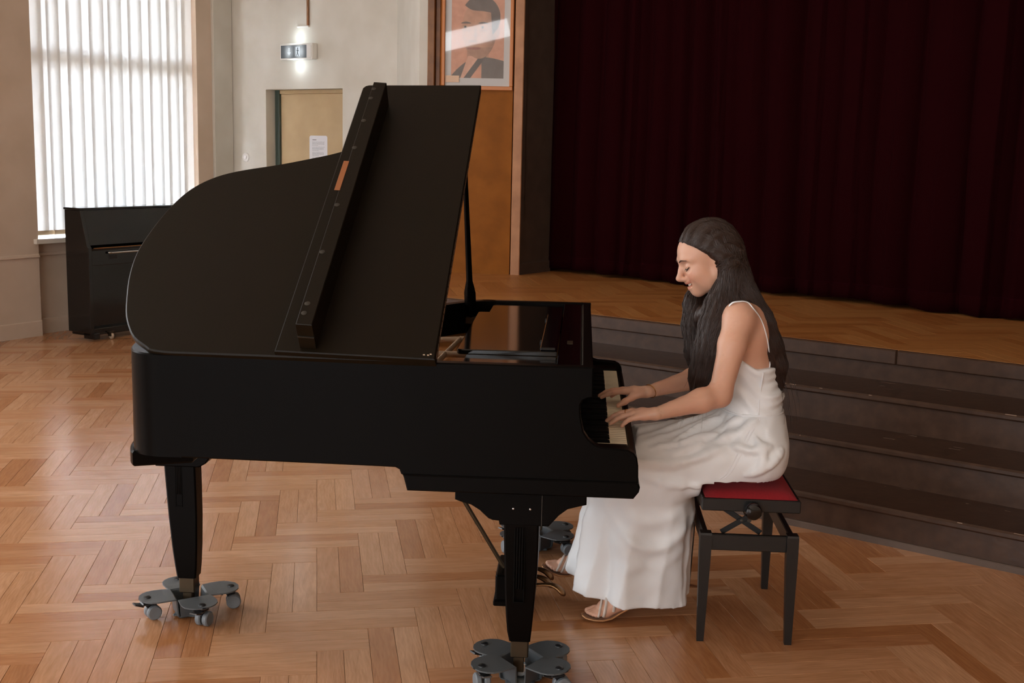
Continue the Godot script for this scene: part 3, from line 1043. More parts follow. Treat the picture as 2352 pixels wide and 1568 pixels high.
func grand_piano():
	var p := thing("grand_piano", "black grand piano with its lid propped open, played by the woman in white", "piano")
	var XY := Transform3D()                                                     # polygons in x, y pushed along z
	var XZ := Transform3D(Basis(Vector3(1, 0, 0), Vector3(0, 0, -1), Vector3(0, 1, 0)), Vector3.ZERO)   # polygons in x, -z pushed up
	# case side with the scooped arm: bass side (towards the camera) and treble side
	var arm := [Vector2(-0.109, 1.003), Vector2(-0.108, 0.916), Vector2(-0.124, 0.913), Vector2(-0.136, 0.907), Vector2(-0.143, 0.894), Vector2(-0.1435, 0.875), Vector2(-0.140, 0.851), Vector2(-0.132, 0.816), Vector2(-0.117, 0.794), Vector2(-0.100, 0.780), Vector2(-0.076, 0.772), Vector2(-0.032, 0.770), Vector2(-0.003, 0.767), Vector2(0.014, 0.758), Vector2(0.023, 0.745), Vector2(0.027, 0.722), Vector2(0.029, 0.668)]
	var side := [Vector2(-0.640, 0.668), Vector2(-0.655, 0.672), Vector2(-0.660, 0.686), Vector2(-0.672, 0.692), Vector2(-0.72, 0.693), Vector2(-1.335, 0.698), Vector2(-1.335, 1.003)]
	var near := arm + side
	obj("case_side", pr(near, -0.04, 0.0, XY, 0.004), M.piano, p)
	var far := arm + [Vector2(-0.55, 0.668), Vector2(-0.55, 1.003)]
	obj("case_side", pr(far, -1.50, -1.46, XY, 0.004), M.piano, p)
	# bent rim: tail corner, tail, bentside
	var plan := [Vector2(-1.30, 0.0004), Vector2(-1.34, 0.0004), Vector2(-1.375, -0.001), Vector2(-1.415, -0.012), Vector2(-1.452, -0.043), Vector2(-1.477, -0.092), Vector2(-1.496, -0.155), Vector2(-1.513, -0.245), Vector2(-1.524, -0.32), Vector2(-1.53, -0.395), Vector2(-1.528, -0.46), Vector2(-1.517, -0.535), Vector2(-1.50, -0.61), Vector2(-1.476, -0.685), Vector2(-1.445, -0.745), Vector2(-1.405, -0.793), Vector2(-1.355, -0.832), Vector2(-1.29, -0.862), Vector2(-1.19, -0.896), Vector2(-1.09, -0.937), Vector2(-0.99, -0.985), Vector2(-0.90, -1.05), Vector2(-0.81, -1.15), Vector2(-0.73, -1.28), Vector2(-0.65, -1.40), Vector2(-0.57, -1.48), Vector2(-0.50, -1.50)]
	var outer := catmull(plan, 3)
	var inner := []
	for i in outer.size():
		var t: Vector2 = (outer[min(i + 1, outer.size() - 1)] - outer[max(i - 1, 0)]).normalized()
		inner.append(outer[i] + Vector2(-t.y, t.x) * -0.042)
	if inner[10].distance_to(Vector2(-1.0, -0.5)) > outer[10].distance_to(Vector2(-1.0, -0.5)):
		for i in outer.size(): inner[i] = outer[i] * 2.0 - inner[i]
	var rim := MB.new()
	rim.ring_wall(outer, inner, 0.698, 1.003, 0.004)
	obj("bent_rim", rim, M.piano, p)
	# bottom board, sound board and iron plate inside
	var flat := []
	for q in inner: flat.append(Vector2(q.x, -q.y))
	var body := flat + [Vector2(-0.22, 1.45), Vector2(-0.22, 0.045), Vector2(-1.33, 0.045)]
	obj("bottom_board", pr(body, 0.705, 0.72, XZ, 0.0), M.piano, p)
	obj("iron_plate", pr(body, 0.865, 0.88, XZ, 0.0), M.gold_plate, p)
	for q in [[Vector3(-0.632, 0.90, -0.42), Vector3(-0.598, 0.90, -1.10)], [Vector3(-0.68, 0.90, -0.74), Vector3(-0.46, 0.90, -0.765)], [Vector3(-0.78, 0.90, -1.03), Vector3(-0.58, 0.90, -1.09)], [Vector3(-0.90, 0.90, -0.40), Vector3(-0.40, 0.90, -0.42)], [Vector3(-0.66, 0.90, -0.20), Vector3(-0.45, 0.90, -0.20)]]:
		var b := MB.new()
		b.tube([q[0], q[0].lerp(q[1], 0.5), q[1]], [0.0075, 0.007, 0.0075], 8, 1.6)
		obj("plate_strut", b, M.strut, p)
	# key bed with a moulded upper edge
	var kb := [Vector2(0.031, 0.646), Vector2(0.034, 0.660), Vector2(0.030, 0.670), Vector2(0.022, 0.674), Vector2(-0.650, 0.674), Vector2(-0.646, 0.664), Vector2(-0.636, 0.626), Vector2(0.016, 0.626)]
	obj("key_bed", pr(kb, -1.508, 0.008, XY, 0.004), M.piano, p)
	obj("key_slip", bx(Vector3(0.003, 0.67, -1.46), Vector3(0.026, 0.735, -0.04), 0.006), M.piano, p)
	obj("key_block", bx(Vector3(-0.20, 0.66, -0.119), Vector3(0.002, 0.757, -0.039), 0.006), M.piano, p)
	obj("key_block", bx(Vector3(-0.20, 0.66, -1.461), Vector3(0.002, 0.757, -1.355), 0.006), M.piano, p)
	# keys
	var pitch := 1.225 / 52.0
	var wm := bx(Vector3(-0.17, 0.725, -pitch / 2 + 0.0006), Vector3(0.0, 0.7516, pitch / 2 - 0.0006), 0.0015).mesh()
	var bp := [Vector2(-0.17, 0.745), Vector2(-0.050, 0.745), Vector2(-0.053, 0.7585), Vector2(-0.060, 0.763), Vector2(-0.17, 0.763)]
	var bm := pr(bp, -0.0058, 0.0058, XY, 0.002).mesh()
	for k in 52:
		var z := -0.125 - pitch * (k + 0.5)
		piece("white_key", wm, M.ivory, p, Transform3D(Basis(), Vector3(0, 0, z)))
		# the keyboard starts at A: black keys follow A, C, D, F, G
		if k % 7 in [0, 2, 3, 5, 6] and k < 51: piece("black_key", bm, M.black_key, p, Transform3D(Basis(), Vector3(0, 0, z - pitch / 2)))
	obj("key_felt", bx(Vector3(-0.165, 0.70, -1.355), Vector3(-0.14, 0.766, -0.12), 0.002), M.black, p)
	# fallboard, name board top with seams, lock plate
	obj("fallboard", bx(Vector3(-0.175, 0.764, -1.458), Vector3(-0.146, 0.985, -0.042), 0.004), M.gloss, p)
	obj("name_board", bx(Vector3(-0.143, 0.93, -1.459), Vector3(-0.110, 1.001, -0.041), 0.004), M.piano, p)
	obj("name_board", bx(Vector3(-0.216, 0.93, -1.459), Vector3(-0.1445, 1.000, -0.041), 0.003), M.gloss, p)
	obj("lock_plate", bx(Vector3(-0.190, 0.999, -0.49), Vector3(-0.172, 1.0015, -0.43), 0.0005), M.old_brass, p)
	# music desk lying flat between its two side shelves
	obj("side_shelf", bx(Vector3(-0.493, 0.975, -0.222), Vector3(-0.218, 0.992, -0.042), 0.003), M.gloss, p)
	obj("side_shelf", bx(Vector3(-0.50, 0.975, -1.459), Vector3(-0.218, 0.994, -1.09), 0.003), M.gloss, p)
	var desk := arc(Vector2(-0.507, 0.245), 0.016, 180, 270, 5) + [Vector2(-0.218, 0.229), Vector2(-0.218, 1.10)] + arc(Vector2(-0.517, 1.084), 0.016, 90, 180, 5)
	obj("music_desk", pr(desk, 0.990, 1.006, XZ, 0.003), M.gloss, p)
	obj("desk_ledge", bx(Vector3(-0.270, 1.006, -1.01), Vector3(-0.222, 1.016, -0.245), 0.003), M.upright, p)
	for z in [-0.40, -0.9]: obj("desk_hinge", bx(Vector3(-0.275, 1.005, z - 0.02), Vector3(-0.268, 1.012, z + 0.02), 0.001), M.black, p)
	# lid: hinged along the bass side, 35 degrees up
	var A := deg_to_rad(35.0)
	var LB := Transform3D(Basis(Vector3(1, 0, 0), Vector3(0, sin(A), -cos(A)), Vector3(0, cos(A), sin(A))), Vector3(0, 1.015, 0))
	var lid := [Vector2(-0.556, -0.014), Vector2(-1.30, -0.009), Vector2(-1.341, -0.008), Vector2(-1.384, -0.001), Vector2(-1.406, 0.014), Vector2(-1.45, 0.05), Vector2(-1.482, 0.101), Vector2(-1.506, 0.159), Vector2(-1.529, 0.248), Vector2(-1.543, 0.318), Vector2(-1.551, 0.393), Vector2(-1.55, 0.459), Vector2(-1.538, 0.544), Vector2(-1.522, 0.619), Vector2(-1.499, 0.697), Vector2(-1.47, 0.76), Vector2(-1.431, 0.81), Vector2(-1.379, 0.851), Vector2(-1.31, 0.882), Vector2(-1.201, 0.916), Vector2(-1.094, 0.957), Vector2(-1.0, 0.999), Vector2(-0.92, 1.06), Vector2(-0.83, 1.16), Vector2(-0.74, 1.29), Vector2(-0.65, 1.38), Vector2(-0.556, 1.41)]
	var lc := [lid[0]] + catmull(lid.slice(1, 26), 3) + [lid[26]]
	var main := obj("lid", pr(lc, -0.022, 0.0, LB, 0.004), M.lid, p)
	var fc := [Vector2(-1.018, -0.010), Vector2(-0.557, -0.024), Vector2(-0.541, 1.411), Vector2(-0.955, 1.397), Vector2(-0.967, 1.391), Vector2(-0.975, 1.378)]
	var flap := obj("lid_front_flap", pr(fc, 0.0005, 0.020, LB, 0.003), M.lid, p)
	# the lip board standing on the folded flap
	var lip := MB.new()
	lip.xf = LB
	var LX := Transform3D(Basis(), Vector3.ZERO)
	lip.prism([Vector2(-0.946, 0.004), Vector2(-0.899, 0.001), Vector2(-0.863, 1.262), Vector2(-0.909, 1.266)], 0.019, 0.115, 0.002)
	var lipo := obj("lip_board", lip, M.lid, p)
	obj("lip_joint", pr([Vector2(-0.9465, 0.0005), Vector2(-0.8985, -0.0025), Vector2(-0.8985, 0.01), Vector2(-0.9465, 0.01)], 0.066, 0.069, LB, 0.0), M.screw, lipo)
	var lab := pr([Vector2(-0.942, 0.626), Vector2(-0.924, 0.625), Vector2(-0.919, 0.782), Vector2(-0.937, 0.783)], 0.1148, 0.1163, LB, 0.0003)
	obj("maker_plate", lab, M.label_copper, lipo)
	for q in [[-0.930, 0.05], [-0.928, 0.09], [-0.926, 0.32], [-0.920, 0.55], [-0.914, 0.86], [-0.908, 1.02], [-0.904, 1.16], [-0.902, 1.22]]:
		var s := MB.new()
		s.xf = LB * Transform3D(Basis(Vector3.RIGHT, PI / 2), Vector3(q[0], q[1], 0.1145))
		s.lathe([Vector2(0.0085, 0), Vector2(0.0085, 0.001), Vector2(0.006, 0.0022), Vector2(0, 0.0022)], 14)
		obj("screw", s, M.screw, lipo)
	# piano hinge on the fold and the hinge along the bass side
	for k in 46:
		var s0 := k * 0.0306
		var x := -0.5552 + 0.0136 * s0 / 1.41
		obj("fold_hinge_knuckle", pr([Vector2(x - 0.001, s0), Vector2(x + 0.0012, s0), Vector2(x + 0.0014, s0 + 0.0250), Vector2(x - 0.001, s0 + 0.0250)], -0.004, 0.006, LB, 0.0004), M.hinge, flap)
	obj("side_hinge", bx(Vector3(-1.0, 0.999, -0.012), Vector3(-0.56, 1.006, 0.003), 0.0015), M.old_brass, p)
	for q in [[-0.58, 0.008], [-0.573, 0.012], [-0.592, 0.009]]:
		obj("worn_chip", pr([Vector2(q[0], q[1] - 0.018), Vector2(q[0] + 0.006, q[1] - 0.018), Vector2(q[0] + 0.004, q[1] - 0.013), Vector2(q[0] - 0.001, q[1] - 0.014)], 0.0195, 0.0203, LB, 0.0), M.strut, flap)
	# prop stick
	var b0 := Vector3(-0.588, 0.93, -1.405)
	var b1 := Vector3(-0.594, 1.708, -1.03)
	var at := func(t: float) -> Vector3: return b0.lerp(b1, t)
	var pst := MB.new()
	pst.tube([at.call(0.0), at.call(0.06), at.call(0.085), at.call(0.15), at.call(0.19), at.call(0.215), at.call(0.5), at.call(0.97), at.call(0.985)], [0.019, 0.019, 0.023, 0.023, 0.017, 0.0125, 0.0105, 0.008, 0.008], 4, 0.6)
	obj("prop_stick", pst, M.piano, p)
	obj("prop_bracket", bx(Vector3(-0.625, 0.915, -1.43), Vector3(-0.55, 0.945, -1.385), 0.004), M.old_brass, p)
	# tail plinth under the rim
	var tp := []
	for q in outer.slice(12, 46): tp.append(Vector2(q.x, -q.y) + Vector2(q.x + 1.1, -q.y - 0.45).normalized() * 0.012)
	tp = tp + [Vector2(-1.30, 0.62), Vector2(-1.30, 0.10)]
	obj("tail_plinth", pr(tp, 0.655, 0.702, XZ, 0.006), M.piano, p)
	# legs
	rear_leg(p)
	front_leg(p, -0.128, 1.0)
	front_leg(p, -1.372, -1.0)
	lyre(p)

func tapered(pts: Array, zc: float, hz0: float, hz1: float) -> MB:
	# square leg: pts = [y, x left, x right] from top to bottom; depth tapers alike
	var m := MB.new()
	var n := pts.size()
	var rings := []
	for i in n:
		var t := float(i) / (n - 1)
		var hz: float = lerp(hz0, hz1, t * t * 0.6 + t * 0.4)
		var x0: float = pts[i][1]
		var x1: float = pts[i][2]
		var c := 0.005
		var y: float = pts[i][0]
		rings.append([Vector3(x0 + c, y, zc + hz), Vector3(x1 - c, y, zc + hz), Vector3(x1, y, zc + hz - c), Vector3(x1, y, zc - hz + c), Vector3(x1 - c, y, zc - hz), Vector3(x0 + c, y, zc - hz), Vector3(x0, y, zc - hz + c), Vector3(x0, y, zc + hz - c)])
	for k in 8:
		m.smooth(k + 1)
		var k2 := (k + 1) % 8
		for i in n - 1: m.quad(rings[i + 1][k], rings[i + 1][k2], rings[i][k2], rings[i][k])
	m.smooth(-1)
	for k in range(1, 7):
		m.tri(rings[0][0], rings[0][k], rings[0][k + 1])
		m.tri(rings[n - 1][0], rings[n - 1][k + 1], rings[n - 1][k])
	return m

func flutes(leg: Node3D, x0: float, x1: float, y0: float, y1: float, z: float, lean: float):
	# shallow sunk panel with three raised reeds
	var m := MB.new()
	for q in [[x0, x0 + 0.0035], [x1 - 0.0035, x1]]: m.prism([Vector2(q[0], y0), Vector2(q[1], y0), Vector2(q[1] + lean, y1), Vector2(q[0] + lean, y1)], z - 0.006, z + 0.0025, 0.001)
	m.prism([Vector2(x0, y0 - 0.004), Vector2(x1, y0 - 0.004), Vector2(x1, y0), Vector2(x0, y0)], z - 0.006, z + 0.0025, 0.001)
	obj("panel_bead", m, M.piano, leg)
	for k in 3:
		var c: float = lerp(x0, x1, 0.27 + 0.23 * k)
		var r := MB.new()
		r.tube([Vector3(c, y0 + 0.04, z - 0.001), Vector3(c + lean * 0.5, (y0 + y1) / 2, z - 0.001), Vector3(c + lean, y1, z - 0.001)], [0.0036, 0.0042, 0.0042], 8)
		obj("reed", r, M.piano, leg)

func caster(leg: Node3D, c: Vector3):
	obj("ferrule", bx(c + Vector3(-0.027, 0.083, -0.027), c + Vector3(0.027, 0.138, 0.027), 0.003), M.old_brass, leg)
	var yk := MB.new()
	yk.box(c + Vector3(-0.018, 0.032, 0.010), c + Vector3(0.014, 0.085, 0.016), 0.002)
	yk.box(c + Vector3(-0.018, 0.032, -0.016), c + Vector3(0.014, 0.085, -0.010), 0.002)
	obj("caster_fork", yk, M.old_brass, leg)
	var w := MB.new()
	w.xf = Transform3D(Basis(Vector3.RIGHT, PI / 2), c + Vector3(0.004, 0.036, -0.009))
	w.lathe([Vector2(0.0, 0), Vector2(0.020, 0), Vector2(0.023, 0.003), Vector2(0.023, 0.015), Vector2(0.020, 0.018), Vector2(0, 0.018)], 24)
	obj("caster_wheel", w, M.chrome, leg)

func front_leg(p: Node3D, zc: float, s: float):
	# block with two scooped wings, then the square tapered leg
	var w := [Vector2(-0.504, 0.630), Vector2(-0.504, 0.583), Vector2(-0.487, 0.577), Vector2(-0.456, 0.569), Vector2(-0.430, 0.553), Vector2(-0.404, 0.529), Vector2(-0.392, 0.5245), Vector2(-0.373, 0.523), Vector2(-0.371, 0.511), Vector2(-0.226, 0.511), Vector2(-0.196, 0.546), Vector2(-0.171, 0.566), Vector2(-0.136, 0.576), Vector2(-0.116, 0.581), Vector2(-0.116, 0.630)]
	var blk := obj("leg_block", pr(w, zc - 0.055, zc + 0.0625, Transform3D(), 0.003), M.piano, p)
	obj("block_seam", bx(Vector3(-0.2475, 0.512, zc + 0.06), Vector3(-0.246, 0.620, zc + 0.0632), 0.0), M.screw, blk)
	for x in [-0.331, -0.281]:
		var sm := MB.new()
		sm.xf = Transform3D(Basis(Vector3.RIGHT, PI / 2), Vector3(x, 0.562, zc + 0.0622))
		sm.lathe([Vector2(0.0035, 0), Vector2(0.003, 0.0012), Vector2(0, 0.0015)], 12)
		obj("screw", sm, M.chrome, blk)
	var leg := obj("leg", tapered([[0.515, -0.358, -0.254], [0.45, -0.3565, -0.2545], [0.38, -0.354, -0.2555], [0.30, -0.3515, -0.2605], [0.22, -0.347, -0.2655], [0.17, -0.3425, -0.2695], [0.137, -0.336, -0.2725]], zc, 0.0615, 0.033), M.piano, p)
	flutes(leg, -0.3255, -0.2925, 0.275, 0.505, zc + 0.0605, 0.0)
	caster(leg, Vector3(-0.305, 0.0, zc))

func rear_leg(p: Node3D):
	var zc := -0.535
	var cap := [Vector2(-1.572, 0.66), Vector2(-1.572, 0.557), Vector2(-1.562, 0.531), Vector2(-1.414, 0.531), Vector2(-1.39, 0.545), Vector2(-1.378, 0.561), Vector2(-1.378, 0.66)]
	obj("leg_block", pr(cap, zc - 0.06, zc + 0.04, Transform3D(), 0.004), M.piano, p)
	var leg := obj("leg", tapered([[0.535, -1.535, -1.428], [0.45, -1.530, -1.4265], [0.35, -1.5235, -1.4255], [0.25, -1.515, -1.4275], [0.18, -1.507, -1.431], [0.137, -1.501, -1.435]], zc, 0.036, 0.030), M.piano, p)
	flutes(leg, -1.4975, -1.4725, 0.395, 0.530, zc + 0.0345, 0.0)
	caster(leg, Vector3(-1.468, 0.0, zc))

func lyre(p: Node3D):
	# two posts, pedal box, three pedals, two slanting brace rods
	for z in [-0.69, -0.81]: obj("lyre_post", bx(Vector3(-0.365, 0.16, z - 0.018), Vector3(-0.325, 0.63, z + 0.018), 0.006), M.piano, p)
	var b := MB.new()
	b.tube([Vector3(-0.66, 0.63, -0.72), Vector3(-0.540, 0.385, -0.72), Vector3(-0.39, 0.140, -0.72)], [0.0075, 0.0075, 0.0075], 8)
	obj("lyre_brace", b, M.old_brass, p)
	var lb := MB.new()
	lb.box(Vector3(-0.418, 0.045, -0.86), Vector3(-0.285, 0.145, -0.64), 0.006)
	lb.box(Vector3(-0.424, 0.035, -0.87), Vector3(-0.28, 0.055, -0.63), 0.004)
	obj("pedal_box", lb, M.piano, p)
	for z in [-0.69, -0.765, -0.845]:
		var sx: float = 0.0 if z > -0.7 else -0.045
		var q := [Vector3(-0.30, 0.094, z), Vector3(-0.26 + sx * 0.5, 0.099, z), Vector3(-0.225 + sx, 0.099, z), Vector3(-0.200 + sx, 0.090, z + 0.004), Vector3(-0.182 + sx, 0.074, z + 0.010), Vector3(-0.174 + sx, 0.066, z + 0.012)]
		var m := MB.new()
		m.tube(catmull(q, 4), catmull([0.010, 0.010, 0.013, 0.017, 0.017, 0.006], 4), 12, 0.55)
		obj("pedal", m, M.bronze, p)

# ------------------------------------------------------------------ four-armed dolly under a piano leg
func dolly(c: Vector3, angles: Array, label: String):
	var d := thing("piano_dolly", label, "dolly", Transform3D(Basis(), c), "steel dollies under the piano legs")
	var cup := MB.new()
	cup.box(Vector3(-0.045, 0.004, -0.045), Vector3(0.045, 0.012, 0.045), 0.003)
	obj("cup_plate", cup, M.dolly, d)
	for k in 4:
		var a := deg_to_rad(angles[k])
		var R := Transform3D(Basis(Vector3.UP, -a), Vector3.ZERO)
		# bent strap: flat cup floor, rising flange, then the level tongue with a round end
		var m := MB.new()
		m.xf = R
		var prof := [[0.0, 0.010, 0.040], [0.044, 0.010, 0.044], [0.050, 0.072, 0.050], [0.056, 0.077, 0.055], [0.085, 0.078, 0.059], [0.115, 0.078, 0.0605], [0.135, 0.078, 0.056], [0.152, 0.078, 0.044], [0.164, 0.078, 0.027], [0.169, 0.078, 0.006]]
		var th := 0.0045
		for i in prof.size() - 1:
			var q0: Array = prof[i]
			var q1: Array = prof[i + 1]
			var n := Vector3(-(q1[1] - q0[1]), q1[0] - q0[0], 0).normalized() * th
			m.smooth(1 if i > 3 else 2 + i)
			var a0 := Vector3(q0[0], q0[1], -q0[2])
			var a1 := Vector3(q0[0], q0[1], q0[2])
			var b0 := Vector3(q1[0], q1[1], -q1[2])
			var b1 := Vector3(q1[0], q1[1], q1[2])
			m.quad(a1, b1, b0, a0)
			m.quad(a0 - n, b0 - n, b1 - n, a1 - n)
			m.smooth(-1)
			m.quad(a1 - n, b1 - n, b1, a1)
			m.quad(a0, b0, b0 - n, a0 - n)
		var arm := obj("arm_plate", m, M.dolly, d)
		var bolt := MB.new()
		bolt.xf = R * Transform3D(Basis(), Vector3(0.142, 0.078, 0))
		bolt.lathe([Vector2(0.013, -0.001), Vector2(0.012, 0.003), Vector2(0.007, 0.0055), Vector2(0, 0.0062)], 16)
		obj("bolt", bolt, M.wheel_dark, arm)
		# swivel caster: fork, two rubber wheels, brake tab
		var turn: float = [40.0, 75.0, 20.0, 110.0][k]
		var W := Transform3D(Basis(Vector3.UP, deg_to_rad(turn)), R * Vector3(0.137, 0, 0))
		var f := MB.new()
		f.xf = W
		f.lathe([Vector2(0, 0.0745), Vector2(0.022, 0.0745), Vector2(0.022, 0.066), Vector2(0.017, 0.062), Vector2(0.0, 0.062)], 18)
		f.prism([Vector2(-0.020, 0.064), Vector2(0.016, 0.064), Vector2(0.022, 0.036), Vector2(0.028, 0.020), Vector2(0.018, 0.014), Vector2(0.004, 0.026)], -0.0035, 0.0035, 0.001)
		f.box(Vector3(-0.026, 0.056, -0.019), Vector3(0.018, 0.064, 0.019), 0.003)
		f.prism([Vector2(-0.02, 0.058), Vector2(-0.05, 0.066), Vector2(-0.052, 0.062), Vector2(-0.022, 0.050)], -0.014, 0.014, 0.001)
		obj("caster_fork", f, M.wheel_dark if k % 2 == 0 else M.chrome_dark, arm)
		for s in [-1.0, 1.0]:
			var w := MB.new()
			w.xf = W * Transform3D(Basis(Vector3.RIGHT, PI / 2), Vector3(0.014, 0.0255, 0.004 if s > 0 else -0.023))
			w.lathe([Vector2(0, 0.002), Vector2(0.012, 0.0), Vector2(0.0215, 0.0), Vector2(0.0252, 0.004), Vector2(0.0252, 0.015), Vector2(0.0215, 0.019), Vector2(0.012, 0.019), Vector2(0, 0.017)], 24)
			obj("wheel", w, M.wheel, arm)

# ------------------------------------------------------------------ upright piano in the window
func upright_piano():
	var U := frame(Vector3(-4.345, 0, -6.150), 62.0) * Transform3D(Basis().scaled(Vector3(1, 1, 0.80)), Vector3.ZERO)       # local x along its front, local z out into the room
	var p := thing("upright_piano", "glossy black upright piano closed and standing in front of the window blind", "piano", U)
	var side := [Vector2(0.0, 0.07), Vector2(0.345, 0.07), Vector2(0.345, 0.765), Vector2(0.325, 0.785), Vector2(0.235, 1.065), Vector2(0.0, 1.065)]
	var B := Transform3D(Basis(Vector3(0, 0, 1), Vector3(0, 1, 0), Vector3(-1, 0, 0)), Vector3.ZERO)
	for x in [0.0, 1.465]: obj("side_panel", pr(side, -x - 0.035, -x, B, 0.003), M.upright, p)
	obj("top_lid", bx(Vector3(-0.008, 1.065, -0.005), Vector3(1.508, 1.083, 0.245), 0.004), M.upright, p)
	obj("upper_panel", pr([Vector2(0.30, 0.785), Vector2(0.318, 0.785), Vector2(0.230, 1.062), Vector2(0.212, 1.062)], -1.463, -0.037, B, 0.002), M.upright, p)
	obj("fallboard", pr([Vector2(0.10, 0.742), Vector2(0.335, 0.742), Vector2(0.338, 0.757), Vector2(0.10, 0.775)], -1.463, -0.037, B, 0.003), M.upright, p)
	obj("fallboard_edge", bx(Vector3(0.06, 0.757, 0.325), Vector3(1.44, 0.763, 0.339), 0.001), M.brass, p)
	var h := MB.new()
	h.tube([Vector3(0.20, 0.718, 0.345), Vector3(0.20, 0.718, 0.362), Vector3(0.22, 0.718, 0.365), Vector3(1.28, 0.718, 0.365), Vector3(1.30, 0.718, 0.362), Vector3(1.30, 0.718, 0.345)], [0.009, 0.009, 0.008, 0.008, 0.009, 0.009], 8)
	obj("handle_bar", h, M.chrome, p)
	obj("key_rail", bx(Vector3(0.037, 0.62, 0.20), Vector3(1.463, 0.742, 0.335), 0.003), M.upright, p)
	obj("lock_block", bx(Vector3(0.205, 0.665, 0.333), Vector3(0.29, 0.70, 0.341), 0.002), M.black, p)
	obj("lower_panel", bx(Vector3(0.037, 0.09, 0.20), Vector3(1.463, 0.62, 0.225), 0.003), M.upright, p)
	obj("back_panel", bx(Vector3(0.037, 0.09, 0.005), Vector3(1.463, 1.06, 0.03), 0.003), M.black, p)
	obj("bottom_rail", bx(Vector3(0.02, 0.045, 0.02), Vector3(1.48, 0.10, 0.30), 0.004), M.upright, p)
	for x in [0.05, 1.45]:
		var c := MB.new()
		c.box(Vector3(x - 0.03, 0.02, 0.20), Vector3(x + 0.03, 0.07, 0.36), 0.004)
		obj("toe_block", c, M.upright, p)
	for q in [[0.22, 0.30], [1.28, 0.30], [0.22, 0.06], [1.28, 0.06]]:
		var f := MB.new()
		f.box(Vector3(q[0] - 0.012, 0.024, q[1] - 0.02), Vector3(q[0] - 0.006, 0.062, q[1] + 0.03), 0.002)
		f.box(Vector3(q[0] + 0.016, 0.024, q[1] - 0.02), Vector3(q[0] + 0.022, 0.062, q[1] + 0.03), 0.002)
		f.box(Vector3(q[0] - 0.03, 0.058, q[1] - 0.03), Vector3(q[0] + 0.03, 0.066, q[1] + 0.035), 0.002)
		var cf := obj("caster_fork", f, M.old_brass, p)
		var w := MB.new()
		w.xf = Transform3D(Basis(Vector3.BACK, PI / 2), Vector3(q[0] + 0.016, 0.027, q[1] + 0.012))
		w.lathe([Vector2(0, 0), Vector2(0.023, 0), Vector2(0.0265, 0.003), Vector2(0.0265, 0.018), Vector2(0.023, 0.021), Vector2(0, 0.021)], 20)
		obj("caster_wheel", w, M.strut, cf)

